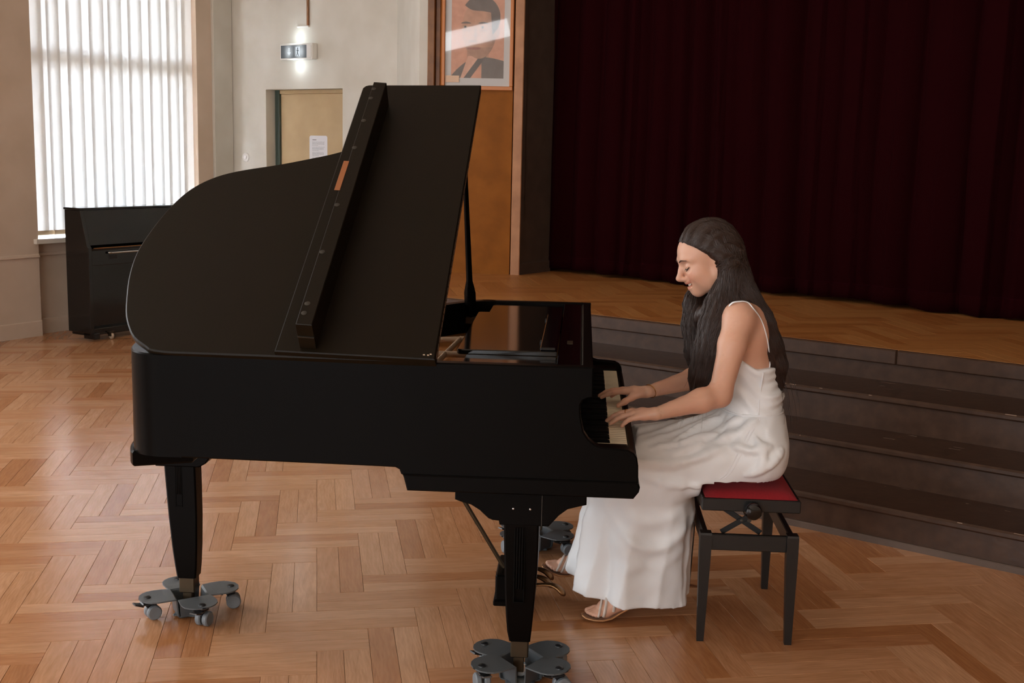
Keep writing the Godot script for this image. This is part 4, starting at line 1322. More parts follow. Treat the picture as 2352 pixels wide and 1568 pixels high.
# ------------------------------------------------------------------ piano stool
func stool():
	var s := thing("piano_stool", "black adjustable piano stool with a red velvet seat under the seated woman", "stool", Transform3D(Basis(), Vector3(0.4265, 0, -0.7575)))
	var X := 0.1605
	var Z := 0.2725
	# seat cushion: soft rounded pad
	var c := MB.new()
	c.smooth(1)
	var nx := 14
	var nz := 20
	var P := func(i: int, k: int) -> Vector3:
		var u := -1.0 + 2.0 * i / nx
		var w := -1.0 + 2.0 * k / nz
		var e: float = (1.0 - pow(abs(u), 6.0)) * (1.0 - pow(abs(w), 8.0))
		return Vector3(u * (X - 0.010), 0.495 + 0.020 * sqrt(max(e, 0.0)) + 0.006 * (1 - u * u) * (1 - w * w), w * (Z - 0.010))
	for i in nx:
		for k in nz: c.quad(P.call(i, k), P.call(i, k + 1), P.call(i + 1, k + 1), P.call(i + 1, k))
	c.box(Vector3(-X + 0.010, 0.47, -Z + 0.010), Vector3(X - 0.010, 0.496, Z - 0.010), 0.004)
	obj("seat", c, M.velvet, s)
	for q in [[Vector3(-X, 0.453, Z - 0.022), Vector3(X, 0.494, Z)], [Vector3(-X, 0.453, -Z), Vector3(X, 0.494, -Z + 0.022)], [Vector3(-X, 0.453, -Z + 0.022), Vector3(-X + 0.022, 0.494, Z - 0.022)], [Vector3(X - 0.022, 0.453, -Z + 0.022), Vector3(X, 0.494, Z - 0.022)]]:
		obj("seat_frame", bx(q[0], q[1], 0.003), M.stool, s)
	obj("seat_board", bx(Vector3(-X + 0.02, 0.452, -Z + 0.02), Vector3(X - 0.02, 0.470, Z - 0.02)), M.trim_wood, s)
	for a in [-1.0, 1.0]:
		for b in [-1.0, 1.0]:
			var m := MB.new()
			var top := Vector3(a * (X - 0.019), 0.376, b * (Z - 0.019))
			var low := Vector3(a * (X - 0.0155) , 0.0, b * (Z - 0.014))
			var rings := []
			for t in [[0.0, 0.0185], [0.02, 0.0195], [0.25, 0.0185], [1.0, 0.0115]]:
				var ctr := top.lerp(low, t[0])
				var r: float = t[1]
				var ring := []
				for q in [[-1, 1], [1, 1], [1, -1], [-1, -1]]: ring.append(ctr + Vector3(q[0] * r, 0, q[1] * r))
				rings.append(ring)
			for i in 3:
				for k in 4: m.quad(rings[i + 1][k], rings[i + 1][(k + 1) % 4], rings[i][(k + 1) % 4], rings[i][k])
			m.quad(rings[0][0], rings[0][1], rings[0][2], rings[0][3])
			m.quad(rings[3][3], rings[3][2], rings[3][1], rings[3][0])
			obj("leg", m, M.stool, s)
	for b in [-1.0, 1.0]:
		obj("rail", bx(Vector3(-X + 0.036, 0.316, b * (Z - 0.019) - 0.010), Vector3(X - 0.036, 0.370, b * (Z - 0.019) + 0.010), 0.003), M.stool, s)
		obj("rail", bx(Vector3(b * (X - 0.019) - 0.010, 0.316, -Z + 0.036), Vector3(b * (X - 0.019) + 0.010, 0.370, Z - 0.036), 0.003), M.stool, s)
		# scissor lift on each long side of the mechanism
		var zc: float = b * (Z - 0.055)
		for d in [-1.0, 1.0]:
			var m := MB.new()
			m.xf = Transform3D(Basis(Vector3.BACK, d * deg_to_rad(33.0)), Vector3(-0.022, 0.408, zc + d * 0.003))
			m.box(Vector3(-0.078, -0.009, -0.0022), Vector3(0.078, 0.009, 0.0022), 0.001)
			obj("scissor_bar", m, M.black, s)
		var r := MB.new()
		r.xf = Transform3D(Basis(Vector3.RIGHT, PI / 2), Vector3(-0.022, 0.408, zc + 0.004))
		r.lathe([Vector2(0.0055, 0), Vector2(0.005, 0.003), Vector2(0, 0.004)], 14)
		obj("rivet", r, M.screw, s)
		var kn := MB.new()
		kn.xf = Transform3D(Basis(Vector3.RIGHT, b * PI / 2), Vector3(0.003, 0.464, b * Z))
		kn.lathe([Vector2(0.012, -0.002), Vector2(0.012, 0.010), Vector2(0.022, 0.014), Vector2(0.0275, 0.020), Vector2(0.0275, 0.036), Vector2(0.024, 0.042), Vector2(0.012, 0.0445), Vector2(0, 0.045)], 32, 0.7)
		obj("height_knob", kn, M.gloss, s)
	var sc := MB.new()
	sc.tube([Vector3(0.003, 0.41, -Z + 0.05), Vector3(0.003, 0.41, Z - 0.05)], [0.008, 0.008], 10)
	obj("lift_screw", sc, M.screw, s)

# ------------------------------------------------------------------ the pianist: distance fields meshed as surface nets
class Field:
	var kind := PackedInt32Array()
	var a := PackedVector3Array()
	var b := PackedVector3Array()
	var r := PackedVector3Array()
	var k := PackedFloat32Array()
	var inv: Array[Transform3D] = []
	func cap(p: Vector3, q: Vector3, ra: float, rb: float, kk := 0.02):          # tapered capsule
		kind.append(0); a.append(p); b.append(q - p); r.append(Vector3(ra, rb, 1.0 / max((q - p).length_squared(), 1e-9))); k.append(kk); inv.append(Transform3D())
	func ell(c: Vector3, rad: Vector3, kk := 0.02, turn := Basis()):             # ellipsoid
		kind.append(1); a.append(c); b.append(Vector3.ZERO); r.append(rad); k.append(kk); inv.append(Transform3D(turn, c).affine_inverse())
	func cut(p: Vector3, q: Vector3, ra: float, rb: float, kk := 0.01):          # capsule taken away
		kind.append(2); a.append(p); b.append(q - p); r.append(Vector3(ra, rb, 1.0 / max((q - p).length_squared(), 1e-9))); k.append(kk); inv.append(Transform3D())
	func chain(pts: Array, rad: Array, kk := 0.02):
		for i in pts.size() - 1: cap(pts[i], pts[i + 1], rad[i], rad[i + 1], kk)
	func d(p: Vector3) -> float:
		var out := 1e3
		for i in kind.size():
			var e: float
			if kind[i] == 1:
				var q := inv[i] * p
				var rr := r[i]
				var n := Vector3(q.x / rr.x, q.y / rr.y, q.z / rr.z)
				var g := Vector3(n.x / rr.x, n.y / rr.y, n.z / rr.z)
				var l := n.length()
				e = l * (l - 1.0) / max(g.length(), 1e-6) if l > 1e-5 else -min(rr.x, min(rr.y, rr.z))
			else:
				var v := p - a[i]
				var t := clampf(v.dot(b[i]) * r[i].z, 0.0, 1.0)
				e = (v - b[i] * t).length() - lerpf(r[i].x, r[i].y, t)
			var kk := k[i]
			if kind[i] == 2:
				var h := maxf(kk - absf(-e - out), 0.0) / kk
				out = maxf(out, -e) + h * h * kk * 0.25
			elif e - out < kk:
				var h := maxf(kk - absf(e - out), 0.0) / kk
				out = minf(out, e) - h * h * kk * 0.25
		return out

func nowhere(_p): return Color.WHITE

func nets(m: MB, f: Callable, lo: Vector3, hi: Vector3, h: float, tint: Callable = nowhere, reach := 1.0):
	var n := Vector3i(int(ceil((hi.x - lo.x) / h)), int(ceil((hi.y - lo.y) / h)), int(ceil((hi.z - lo.z) / h)))
	n = Vector3i((n.x / 4 + 1) * 4, (n.y / 4 + 1) * 4, (n.z / 4 + 1) * 4)
	var sx := n.x + 1
	var sy := n.y + 1
	var sz := n.z + 1
	var val := PackedFloat32Array()
	val.resize(sx * sy * sz)
	val.fill(99.0)
	var cells := []
	var rad := h * 4.0 * 0.87 * reach + h
	for bz in range(0, n.z, 4):
		for by in range(0, n.y, 4):
			for bx_ in range(0, n.x, 4):
				var c := lo + Vector3(bx_ + 2, by + 2, bz + 2) * h
				if absf(f.call(c)) > rad: continue
				for z in range(bz, bz + 5):
					for y in range(by, by + 5):
						var row := (z * sy + y) * sx
						for x in range(bx_, bx_ + 5):
							if val[row + x] > 90.0: val[row + x] = f.call(lo + Vector3(x, y, z) * h)
				cells.append(Vector3i(bx_, by, bz))
	var at := {}
	var offs := [0, 1, sx, sx + 1, sx * sy, sx * sy + 1, sx * sy + sx, sx * sy + sx + 1]
	var vid := PackedInt32Array()
	vid.resize(sx * sy * sz)
	vid.fill(-1)
	var vs := PackedVector3Array()
	var cornerv := [Vector3(0, 0, 0), Vector3(1, 0, 0), Vector3(0, 1, 0), Vector3(1, 1, 0), Vector3(0, 0, 1), Vector3(1, 0, 1), Vector3(0, 1, 1), Vector3(1, 1, 1)]
	var edges := [[0, 1], [2, 3], [4, 5], [6, 7], [0, 2], [1, 3], [4, 6], [5, 7], [0, 4], [1, 5], [2, 6], [3, 7]]
	for b in cells:
		for z in range(b.z, b.z + 4):
			for y in range(b.y, b.y + 4):
				for x in range(b.x, b.x + 4):
					var i: int = (z * sy + y) * sx + x
					var mask := 0
					for q in 8:
						if val[i + offs[q]] < 0.0: mask |= 1 << q
					if mask == 0 or mask == 255: continue
					var s := Vector3.ZERO
					var c := 0
					for e in edges:
						var u := val[i + offs[e[0]]]
						var w := val[i + offs[e[1]]]
						if (u < 0.0) != (w < 0.0):
							var t := u / (u - w)
							s += cornerv[e[0]].lerp(cornerv[e[1]], t)
							c += 1
					vid[i] = vs.size()
					vs.append(lo + (Vector3(x, y, z) + s / c) * h)
	m.smooth(1)
	var strides := [1, sx, sx * sy]
	for b in cells:
		for z in range(b.z, b.z + 4):
			for y in range(b.y, b.y + 4):
				for x in range(b.x, b.x + 4):
					var i: int = (z * sy + y) * sx + x
					if vid[i] < 0: continue
					for ax in 3:
						var u := val[i]
						var w := val[i + strides[ax]]
						if (u < 0.0) == (w < 0.0): continue
						var p: int = strides[(ax + 1) % 3]
						var q: int = strides[(ax + 2) % 3]
						if i - p - q < 0: continue
						var v0 := vid[i]
						var v1 := vid[i - p]
						var v2 := vid[i - p - q]
						var v3 := vid[i - q]
						if v0 < 0 or v1 < 0 or v2 < 0 or v3 < 0: continue
						var ids := [v0, v1, v2, v3] if u < 0.0 else [v3, v2, v1, v0]
						for k in [0, 2, 1, 0, 3, 2]:
							var pt := vs[ids[k]]
							if tint != nowhere: m.col = tint.call(pt)
							m.v(pt)

func hand(f: Field, wrist: Vector3, kn: Array, tips: Array, mids: Array, thumb: Array, palm_r := 0.0135):
	# palm from the wrist to the four knuckles, then four fingers and a thumb of their own
	for i in 4:
		var base: Vector3 = wrist.lerp(kn[i], 0.10)
		var mid: Vector3 = wrist.lerp(kn[i], 0.55)
		f.cap(base, mid, 0.0135, 0.0138 if i in [1, 2] else 0.0120, 0.012)
		f.cap(mid, kn[i], 0.0138 if i in [1, 2] else 0.0120, palm_r - 0.0035 - (0.001 if i == 3 else 0.0), 0.010)
	for i in 4:
		var r0: float = [0.0088, 0.0090, 0.0086, 0.0076][i]
		f.cap(kn[i], mids[i], r0 + 0.0008, r0, 0.006)
		f.cap(mids[i], mids[i].lerp(tips[i], 0.5) + Vector3(0, 0.0025, 0), r0, r0 * 0.90, 0.004)
		f.cap(mids[i].lerp(tips[i], 0.5) + Vector3(0, 0.0025, 0), tips[i], r0 * 0.90, r0 * 0.72, 0.004)
	f.chain(thumb, [0.0125, 0.0105, 0.0095, 0.0078], 0.010)

func person():
	var who := thing("person", "smiling woman with long dark hair in a white dress playing the grand piano", "person", Transform3D(Basis(), Vector3(0.43, 0.0, -0.69)))
	var T := Transform3D(Basis(), Vector3(-0.43, 0.0, 0.69))         # scene coordinates into the person's own
	# ---- joints (scene coordinates)
	var sL := Vector3(0.362, 1.088, -0.535)
	var eL := Vector3(0.302, 0.846, -0.452)
	var wL := Vector3(0.096, 0.803, -0.338)
	var sR := Vector3(0.338, 1.075, -0.845)
	var eR := Vector3(0.322, 0.832, -0.905)
	var wR := Vector3(0.085, 0.812, -0.640)
	# ---- head frame: x forward, y up, z to her left
	var pitch := deg_to_rad(21.0)
	var yaw := deg_to_rad(9.0)
	var hb := Basis(Vector3(-1, 0, 0), Vector3(0, 1, 0), Vector3(0, 0, 1))
	var Fv := Vector3(-cos(pitch), -sin(pitch), 0)
	var Uv := Vector3(-sin(pitch), cos(pitch), 0)
	var Lv := Vector3(0, 0, 1)
	var turn := Basis(Uv, yaw)
	Fv = turn * Fv
	Lv = turn * Lv
	hb = Basis(Fv, Uv, Lv)
	var HX := Transform3D(hb, Vector3(0.268, 1.262, -0.688))
	var hf := func(p: Vector3) -> Vector3: return HX * p
	# ---- torso field, shared by the skin and the dress
	var torso := Field.new()
	torso.ell(Vector3(0.452, 0.62, -0.69), Vector3(0.112, 0.112, 0.178), 0.05)
	torso.ell(Vector3(0.438, 0.775, -0.69), Vector3(0.093, 0.11, 0.118), 0.08)
	torso.ell(Vector3(0.412, 0.93, -0.69), Vector3(0.098, 0.13, 0.133), 0.06, Basis(Vector3.BACK, 0.22))
	torso.ell(Vector3(0.392, 1.03, -0.69), Vector3(0.080, 0.085, 0.145), 0.05, Basis(Vector3.BACK, 0.3))
	torso.ell(Vector3(0.335, 0.945, -0.625), Vector3(0.055, 0.055, 0.055), 0.04)
	torso.ell(Vector3(0.335, 0.945, -0.755), Vector3(0.055, 0.055, 0.055), 0.04)
	# ---- skin
	var body := Field.new()
	body.ell(Vector3(0.452, 0.62, -0.69), Vector3(0.108, 0.108, 0.172), 0.05)
	body.ell(Vector3(0.438, 0.775, -0.69), Vector3(0.088, 0.11, 0.113), 0.08)
	body.ell(Vector3(0.412, 0.93, -0.69), Vector3(0.093, 0.13, 0.128), 0.06, Basis(Vector3.BACK, 0.22))
	body.ell(Vector3(0.392, 1.03, -0.69), Vector3(0.079, 0.085, 0.143), 0.05, Basis(Vector3.BACK, 0.3))
	body.ell(Vector3(0.415, 1.03, -0.60), Vector3(0.052, 0.085, 0.055), 0.04)
	body.ell(Vector3(0.405, 1.03, -0.78), Vector3(0.052, 0.085, 0.055), 0.04)
	body.cap(Vector3(0.385, 1.095, -0.66), sL + Vector3(0.0, -0.002, -0.015), 0.042, 0.043, 0.05)
	body.cap(Vector3(0.375, 1.09, -0.72), sR, 0.042, 0.043, 0.05)
	body.cap(Vector3(0.382, 1.08, -0.69), Vector3(0.322, 1.185, -0.69), 0.052, 0.050, 0.05)
	for q in [[sL, eL, wL], [sR, eR, wR]]:
		var S: Vector3 = q[0]
		var E: Vector3 = q[1]
		var Wt: Vector3 = q[2]
		body.cap(S, S.lerp(E, 0.35), 0.046, 0.0445, 0.04)
		body.cap(S.lerp(E, 0.35), E, 0.0445, 0.0365, 0.02)
		body.cap(E, E.lerp(Wt, 0.3), 0.0375, 0.0375, 0.02)
		body.cap(E.lerp(Wt, 0.3), Wt, 0.0375, 0.0212, 0.02)
	# legs, hidden under the skirt down to the feet
	for q in [[Vector3(0.43, 0.605, -0.615), Vector3(0.03, 0.560, -0.63), Vector3(0.035, 0.125, -0.64)], [Vector3(0.43, 0.605, -0.78), Vector3(0.0, 0.555, -0.80), Vector3(-0.085, 0.150, -0.88)]]:
		body.cap(q[0], q[1], 0.080, 0.050, 0.03)
		body.cap(q[1], q[1].lerp(q[2], 0.35), 0.048, 0.046, 0.02)
		body.cap(q[1].lerp(q[2], 0.35), q[2], 0.046, 0.030, 0.02)
	var bm := MB.new()
	bm.xf = T
	bm.col = Color(1, 1, 1)
	nets(bm, body.d, Vector3(-0.14, 0.10, -1.00), Vector3(0.60, 1.20, -0.29), 0.0115)
	# ---- head
	var hd := Field.new()
	hd.ell(hf.call(Vector3(-0.014, 0.036, 0)), Vector3(0.092, 0.084, 0.073), 0.02, hb)
	hd.ell(hf.call(Vector3(0.030, 0.026, 0)), Vector3(0.062, 0.064, 0.062), 0.03, hb)
	hd.ell(hf.call(Vector3(0.030, -0.034, 0)), Vector3(0.058, 0.072, 0.055), 0.03, hb)
	hd.cap(hf.call(Vector3(0.0685, -0.0905, 0.006)), hf.call(Vector3(0.0685, -0.0905, -0.006)), 0.0160, 0.0160, 0.02)
	for s in [-1.0, 1.0]:
		hd.chain([hf.call(Vector3(0.061, -0.087, 0.012 * s)), hf.call(Vector3(0.028, -0.077, 0.037 * s)), hf.call(Vector3(-0.008, -0.048, 0.053 * s)), hf.call(Vector3(-0.016, -0.005, 0.060 * s))], [0.014, 0.014, 0.014, 0.014], 0.025)
		hd.ell(hf.call(Vector3(0.058, -0.024, 0.038 * s)), Vector3(0.026, 0.022, 0.020), 0.022, hb)
		hd.ell(hf.call(Vector3(0.040, -0.050, 0.040 * s)), Vector3(0.032, 0.030, 0.021), 0.020, hb)      # full cheek       # cheekbone
		hd.ell(hf.call(Vector3(0.063, -0.034, 0.036 * s)), Vector3(0.022, 0.019, 0.018), 0.014, hb)       # cheek raised by the smile
		hd.chain([hf.call(Vector3(0.086, 0.020, 0.010 * s)), hf.call(Vector3(0.081, 0.025, 0.028 * s)), hf.call(Vector3(0.062, 0.022, 0.047 * s))], [0.0075, 0.0080, 0.0075], 0.016)
		hd.cut(hf.call(Vector3(0.100, 0.004, 0.024 * s)), hf.call(Vector3(0.086, 0.004, 0.040 * s)), 0.0125, 0.0125, 0.014)
		hd.ell(hf.call(Vector3(0.0735, 0.002, 0.031 * s)), Vector3(0.0125, 0.0115, 0.0150), 0.006, hb)    # lowered lid over the eye
		hd.ell(hf.call(Vector3(0.095, -0.037, 0.0105 * s)), Vector3(0.0110, 0.0085, 0.0070), 0.008, hb)   # nostril wing
		hd.cut(hf.call(Vector3(0.098, -0.0465, 0.0065 * s)), hf.call(Vector3(0.092, -0.0465, 0.008 * s)), 0.0032, 0.003, 0.004)
		hd.ell(hf.call(Vector3(-0.016, -0.006, 0.071 * s)), Vector3(0.016, 0.029, 0.007), 0.008, hb)      # ear
	hd.chain([hf.call(Vector3(0.0835, 0.016, 0)), hf.call(Vector3(0.0965, -0.006, 0)), hf.call(Vector3(0.1145, -0.0295, 0))], [0.0075, 0.0080, 0.0095], 0.012)
	hd.cap(hf.call(Vector3(0.108, -0.0350, 0)), hf.call(Vector3(0.090, -0.043, 0)), 0.0072, 0.007, 0.008)
	# mouth: muzzle, parted lips
	hd.ell(hf.call(Vector3(0.0640, -0.0613, 0)), Vector3(0.025, 0.028, 0.033), 0.02, hb)
	var lipU := [hf.call(Vector3(0.0920, -0.0523, 0)), hf.call(Vector3(0.0890, -0.0513, 0.011)), hf.call(Vector3(0.0765, -0.0473, 0.026)), hf.call(Vector3(0.0600, -0.0408, 0.037))]
	var lipD := [hf.call(Vector3(0.0880, -0.0735, 0)), hf.call(Vector3(0.0850, -0.0710, 0.012)), hf.call(Vector3(0.0740, -0.0620, 0.027)), hf.call(Vector3(0.0600, -0.0425, 0.037))]
	for s in [-1.0, 1.0]:
		var fl := func(p: Vector3) -> Vector3:
			var q: Vector3 = HX.affine_inverse() * p
			return HX * Vector3(q.x, q.y, q.z * s)
		hd.chain(lipU.map(fl), [0.0050, 0.0052, 0.0042, 0.0028], 0.006)
		hd.chain(lipD.map(fl), [0.0060, 0.0060, 0.0048, 0.0028], 0.006)
	for s in [-1.0, 1.0]:
		hd.cut(hf.call(Vector3(0.0930, -0.0643, 0)), hf.call(Vector3(0.0840, -0.0613, 0.018 * s)), 0.0064, 0.0062, 0.003)
		hd.cut(hf.call(Vector3(0.0840, -0.0613, 0.018 * s)), hf.call(Vector3(0.0680, -0.0463, 0.0340 * s)), 0.0062, 0.0030, 0.003)
	# neck of the head grid reaches well into the body
	hd.cap(hf.call(Vector3(-0.030, -0.045, 0)), Vector3(0.362, 1.115, -0.69), 0.050, 0.050, 0.03)
	var skin_tint := func(p: Vector3) -> Color:
		var q: Vector3 = HX.affine_inverse() * p
		var c := Color(1, 1, 1)
		var az := absf(q.z)
		# lips
		if q.x > 0.056 and az < 0.040:
			var yu := -0.0523 + 0.0110 * pow(az / 0.037, 1.6)
			var yd := -0.0735 + 0.0310 * pow(az / 0.037, 2.0)
			if q.y < yu + 0.0018 * (1.0 - az / 0.042) and q.y > yd - 0.0052 * (1.0 - az / 0.042): c = Color(0.90, 0.64, 0.62)
			if q.y < yu - 0.0045 and q.y > yd + 0.0050 and az < 0.032 and q.x < 0.0845 - 0.3 * az: c = Color(0.16, 0.06, 0.06)
		# soft flush on the cheeks
		var ck := exp(-(pow((q.y + 0.036) / 0.018, 2.0) + pow((az - 0.042) / 0.018, 2.0)))
		if q.x > 0.03: c = c * Color(1.0, 1.0 - 0.14 * ck, 1.0 - 0.16 * ck)
		return c
	var lo := Vector3(1e9, 1e9, 1e9)
	nets(bm, hd.d, Vector3(0.135, 1.085, -0.785), Vector3(0.425, 1.375, -0.590), 0.0032, skin_tint)
	bm.col = Color(1, 1, 1)
	# ---- hands
	var hL := Field.new()
	hL.cap(wL.lerp(eL, 0.12), wL, 0.0190, 0.0205, 0.02)
	var knL := [Vector3(0.022, 0.797, -0.391), Vector3(0.017, 0.799, -0.371), Vector3(0.021, 0.796, -0.351), Vector3(0.031, 0.789, -0.333)]
	var tpL := [Vector3(-0.050, 0.7645, -0.411), Vector3(-0.057, 0.7645, -0.385), Vector3(-0.046, 0.763, -0.355), Vector3(-0.011, 0.7625, -0.327)]
	var mdL := []
	for i in 4: mdL.append(knL[i].lerp(tpL[i], 0.46) + Vector3(0, 0.0065, 0))
	hand(hL, wL, knL, tpL, mdL, [wL.lerp(knL[0], 0.30) + Vector3(0, -0.006, -0.006), Vector3(0.042, 0.783, -0.404), Vector3(0.015, 0.772, -0.425), Vector3(-0.010, 0.763, -0.431)])
	nets(bm, hL.d, Vector3(-0.09, 0.735, -0.455), Vector3(0.155, 0.845, -0.305), 0.0027)
	var hR := Field.new()
	hR.cap(wR.lerp(eR, 0.12), wR, 0.0190, 0.0205, 0.02)
	var knR := [Vector3(0.006, 0.805, -0.666), Vector3(0.001, 0.807, -0.686), Vector3(0.006, 0.803, -0.706), Vector3(0.017, 0.796, -0.724)]
	var tpR := [Vector3(-0.070, 0.7775, -0.691), Vector3(-0.077, 0.7775, -0.717), Vector3(-0.068, 0.7765, -0.744), Vector3(-0.034, 0.766, -0.765)]
	var mdR := []
	for i in 4: mdR.append(knR[i].lerp(tpR[i], 0.46) + Vector3(0, 0.0065, 0))
	hand(hR, wR, knR, tpR, mdR, [wR.lerp(knR[0], 0.28) + Vector3(0, -0.006, 0.006), Vector3(0.030, 0.790, -0.640), Vector3(0.008, 0.778, -0.628), Vector3(-0.014, 0.764, -0.624)])
	nets(bm, hR.d, Vector3(-0.10, 0.745, -0.795), Vector3(0.145, 0.865, -0.595), 0.0027)
	# ---- feet
	var ft := Field.new()
	foot(ft, Transform3D(Basis(Vector3.UP, deg_to_rad(6.0)), Vector3(-0.030, 0.0, -0.655)), Vector3(0.035, 0.13, -0.64), 0.0)
	foot(ft, Transform3D(Basis(Vector3.BACK, deg_to_rad(-14.0)) * Basis(Vector3.UP, deg_to_rad(2.0)), Vector3(-0.185, 0.062, -0.905)), Vector3(-0.085, 0.155, -0.885), 0.0)
	nets(bm, ft.d, Vector3(-0.29, 0.005, -0.96), Vector3(0.11, 0.20, -0.57), 0.0034)
	var body_o := obj("body", bm, M.skin, who)
	for k in 2: sandal(who, T, k, ft)
	# ---- teeth, brows, lashes
	var tm := MB.new()
	tm.xf = T * HX
	for k in range(-6, 7):
		var a := k * 0.0046
		var x := 0.0868 - 9.0 * a * a
		tm.ell_tooth(Vector3(x, -0.0605 + 0.40 * maxf(absf(a) - 0.004, 0.0), a), Vector3(0.0028, 0.0056 - 0.03 * absf(a), 0.0024))
	obj("teeth", tm, M.teeth, who)
	var skin_at := func(y: float, z: float, out: float) -> Vector3:
		var q := onto(hd.d, HX * Vector3(0.14, y, z), -HX.basis.x)
		return HX.affine_inverse() * q + Vector3(out, 0, 0)
	for s in [-1.0, 1.0]:
		var bw := MB.new()
		bw.xf = T * HX
		bw.tube(catmull([skin_at.call(0.0215, 0.011 * s, 0.0), skin_at.call(0.0250, 0.021 * s, 0.0), skin_at.call(0.0272, 0.033 * s, 0.0), skin_at.call(0.0225, 0.047 * s, 0.0)], 3), catmull([0.0016, 0.0024, 0.0021, 0.0009], 3), 8, 1.1)
		obj("eyebrow", bw, M.brow, who)
		var ls := MB.new()
		ls.xf = T * HX
		var arcp := catmull([skin_at.call(-0.0035, 0.020 * s, 0.0002), skin_at.call(-0.0065, 0.0265 * s, 0.0006), skin_at.call(-0.0068, 0.033 * s, 0.0006), skin_at.call(-0.0040, 0.0400 * s, 0.0004), skin_at.call(0.0005, 0.0455 * s, 0.0002)], 3)
		ls.tube(arcp, catmull([0.0008, 0.0014, 0.0017, 0.0015, 0.0006], 3), 6)
		for k in 9:
			var p: Vector3 = arcp[int(k / 8.0 * (arcp.size() - 1))]
			ls.tube([p, p + Vector3(0.0035, -0.0045, 0.0025 * s), p + Vector3(0.0065, -0.0060, 0.0050 * s)], [0.0006, 0.0005, 0.0002], 4)
		obj("eyelashes", ls, M.hair_dark, who).set_meta("kind", "stuff")
	# ---- finger nails
	var nm := MB.new()
	nm.xf = T
	for q in [[mdL, tpL], [mdR, tpR]]:
		for i in 4:
			var d: Vector3 = (q[1][i] - q[0][i]).normalized()
			var c: Vector3 = q[1][i] + Vector3(0, 0.0052, 0) - d * 0.001
			nm.xf = T * Transform3D(Basis.looking_at(d, Vector3.UP), c)
			nm.ell_tooth(Vector3.ZERO, Vector3(0.0042, 0.0012, 0.0058))
	obj("finger_nails", nm, M.nail, who)
	# ---- ring and bracelet
	var rg := MB.new()
	rg.xf = T
	ring_around(rg, knL[1].lerp(mdL[1], 0.45), (mdL[1] - knL[1]).normalized(), 0.0102, 0.0012)
	rg.xf = T * Transform3D(Basis(), knL[1].lerp(mdL[1], 0.45) + Vector3(0, 0.0105, 0.002))
	rg.ell_tooth(Vector3.ZERO, Vector3(0.0026, 0.0020, 0.0026))
	obj("finger_ring", rg, M.gold, who)
	var br := MB.new()
	br.xf = T
	ring_around(br, wR.lerp(eR, 0.03), ((eR - wR).normalized() + Vector3(0, 0.25, 0)).normalized(), 0.0240, 0.0014)
	obj("bracelet", br, M.gold, who)
	dress(who, T, torso, body)
	hair(who, T, HX)

func ring_around(m: MB, c: Vector3, ax: Vector3, r: float, w: float):
	var u := ax.cross(Vector3(0.2, 1, 0.1)).normalized()
	var v := ax.cross(u)
	m.smooth(1)
	for k in 36:
		var q := []
		for e in [k, k + 1]:
			var a: float = TAU * e / 36.0
			var o := u * cos(a) + v * sin(a)
			var ring := []
			for j in 6: ring.append(c + o * (r + w * cos(TAU * j / 6)) + ax * w * sin(TAU * j / 6))
			q.append(ring)
		for j in 6: m.quad(q[0][j], q[1][j], q[1][(j + 1) % 6], q[0][(j + 1) % 6])

func foot(f: Field, X: Transform3D, ankle: Vector3, _t: float):
	# local: toes towards -x, ball at 0, heel raised at +x
	var P := func(x: float, y: float, z: float) -> Vector3: return X * Vector3(x, y, z)
	f.cap(P.call(-0.005, 0.036, -0.004), P.call(0.075, 0.085, 0.0), 0.028, 0.030, 0.02)
	f.cap(P.call(0.0, 0.030, 0.016), P.call(0.06, 0.070, 0.004), 0.021, 0.026, 0.02)
	f.cap(P.call(0.05, 0.075, 0.0), ankle, 0.031, 0.033, 0.03)
	f.cap(P.call(0.06, 0.075, 0.0), P.call(0.115, 0.088, 0.0), 0.026, 0.026, 0.03)
	var z0 := -0.022
	for k in 5:
		var r: float = [0.0125, 0.0092, 0.0088, 0.0084, 0.0080][k]
		var z: float = z0 + [0.0, 0.0185, 0.0305, 0.0415, 0.0515][k]
		var L: float = [0.062, 0.062, 0.055, 0.047, 0.037][k]
		f.cap(P.call(-0.002, 0.031, z * 0.85), P.call(-L * 0.6, 0.0255, z), r, r, 0.008)
		f.cap(P.call(-L * 0.6, 0.0255, z), P.call(-L, 0.0195, z), r, r * 0.85, 0.005)

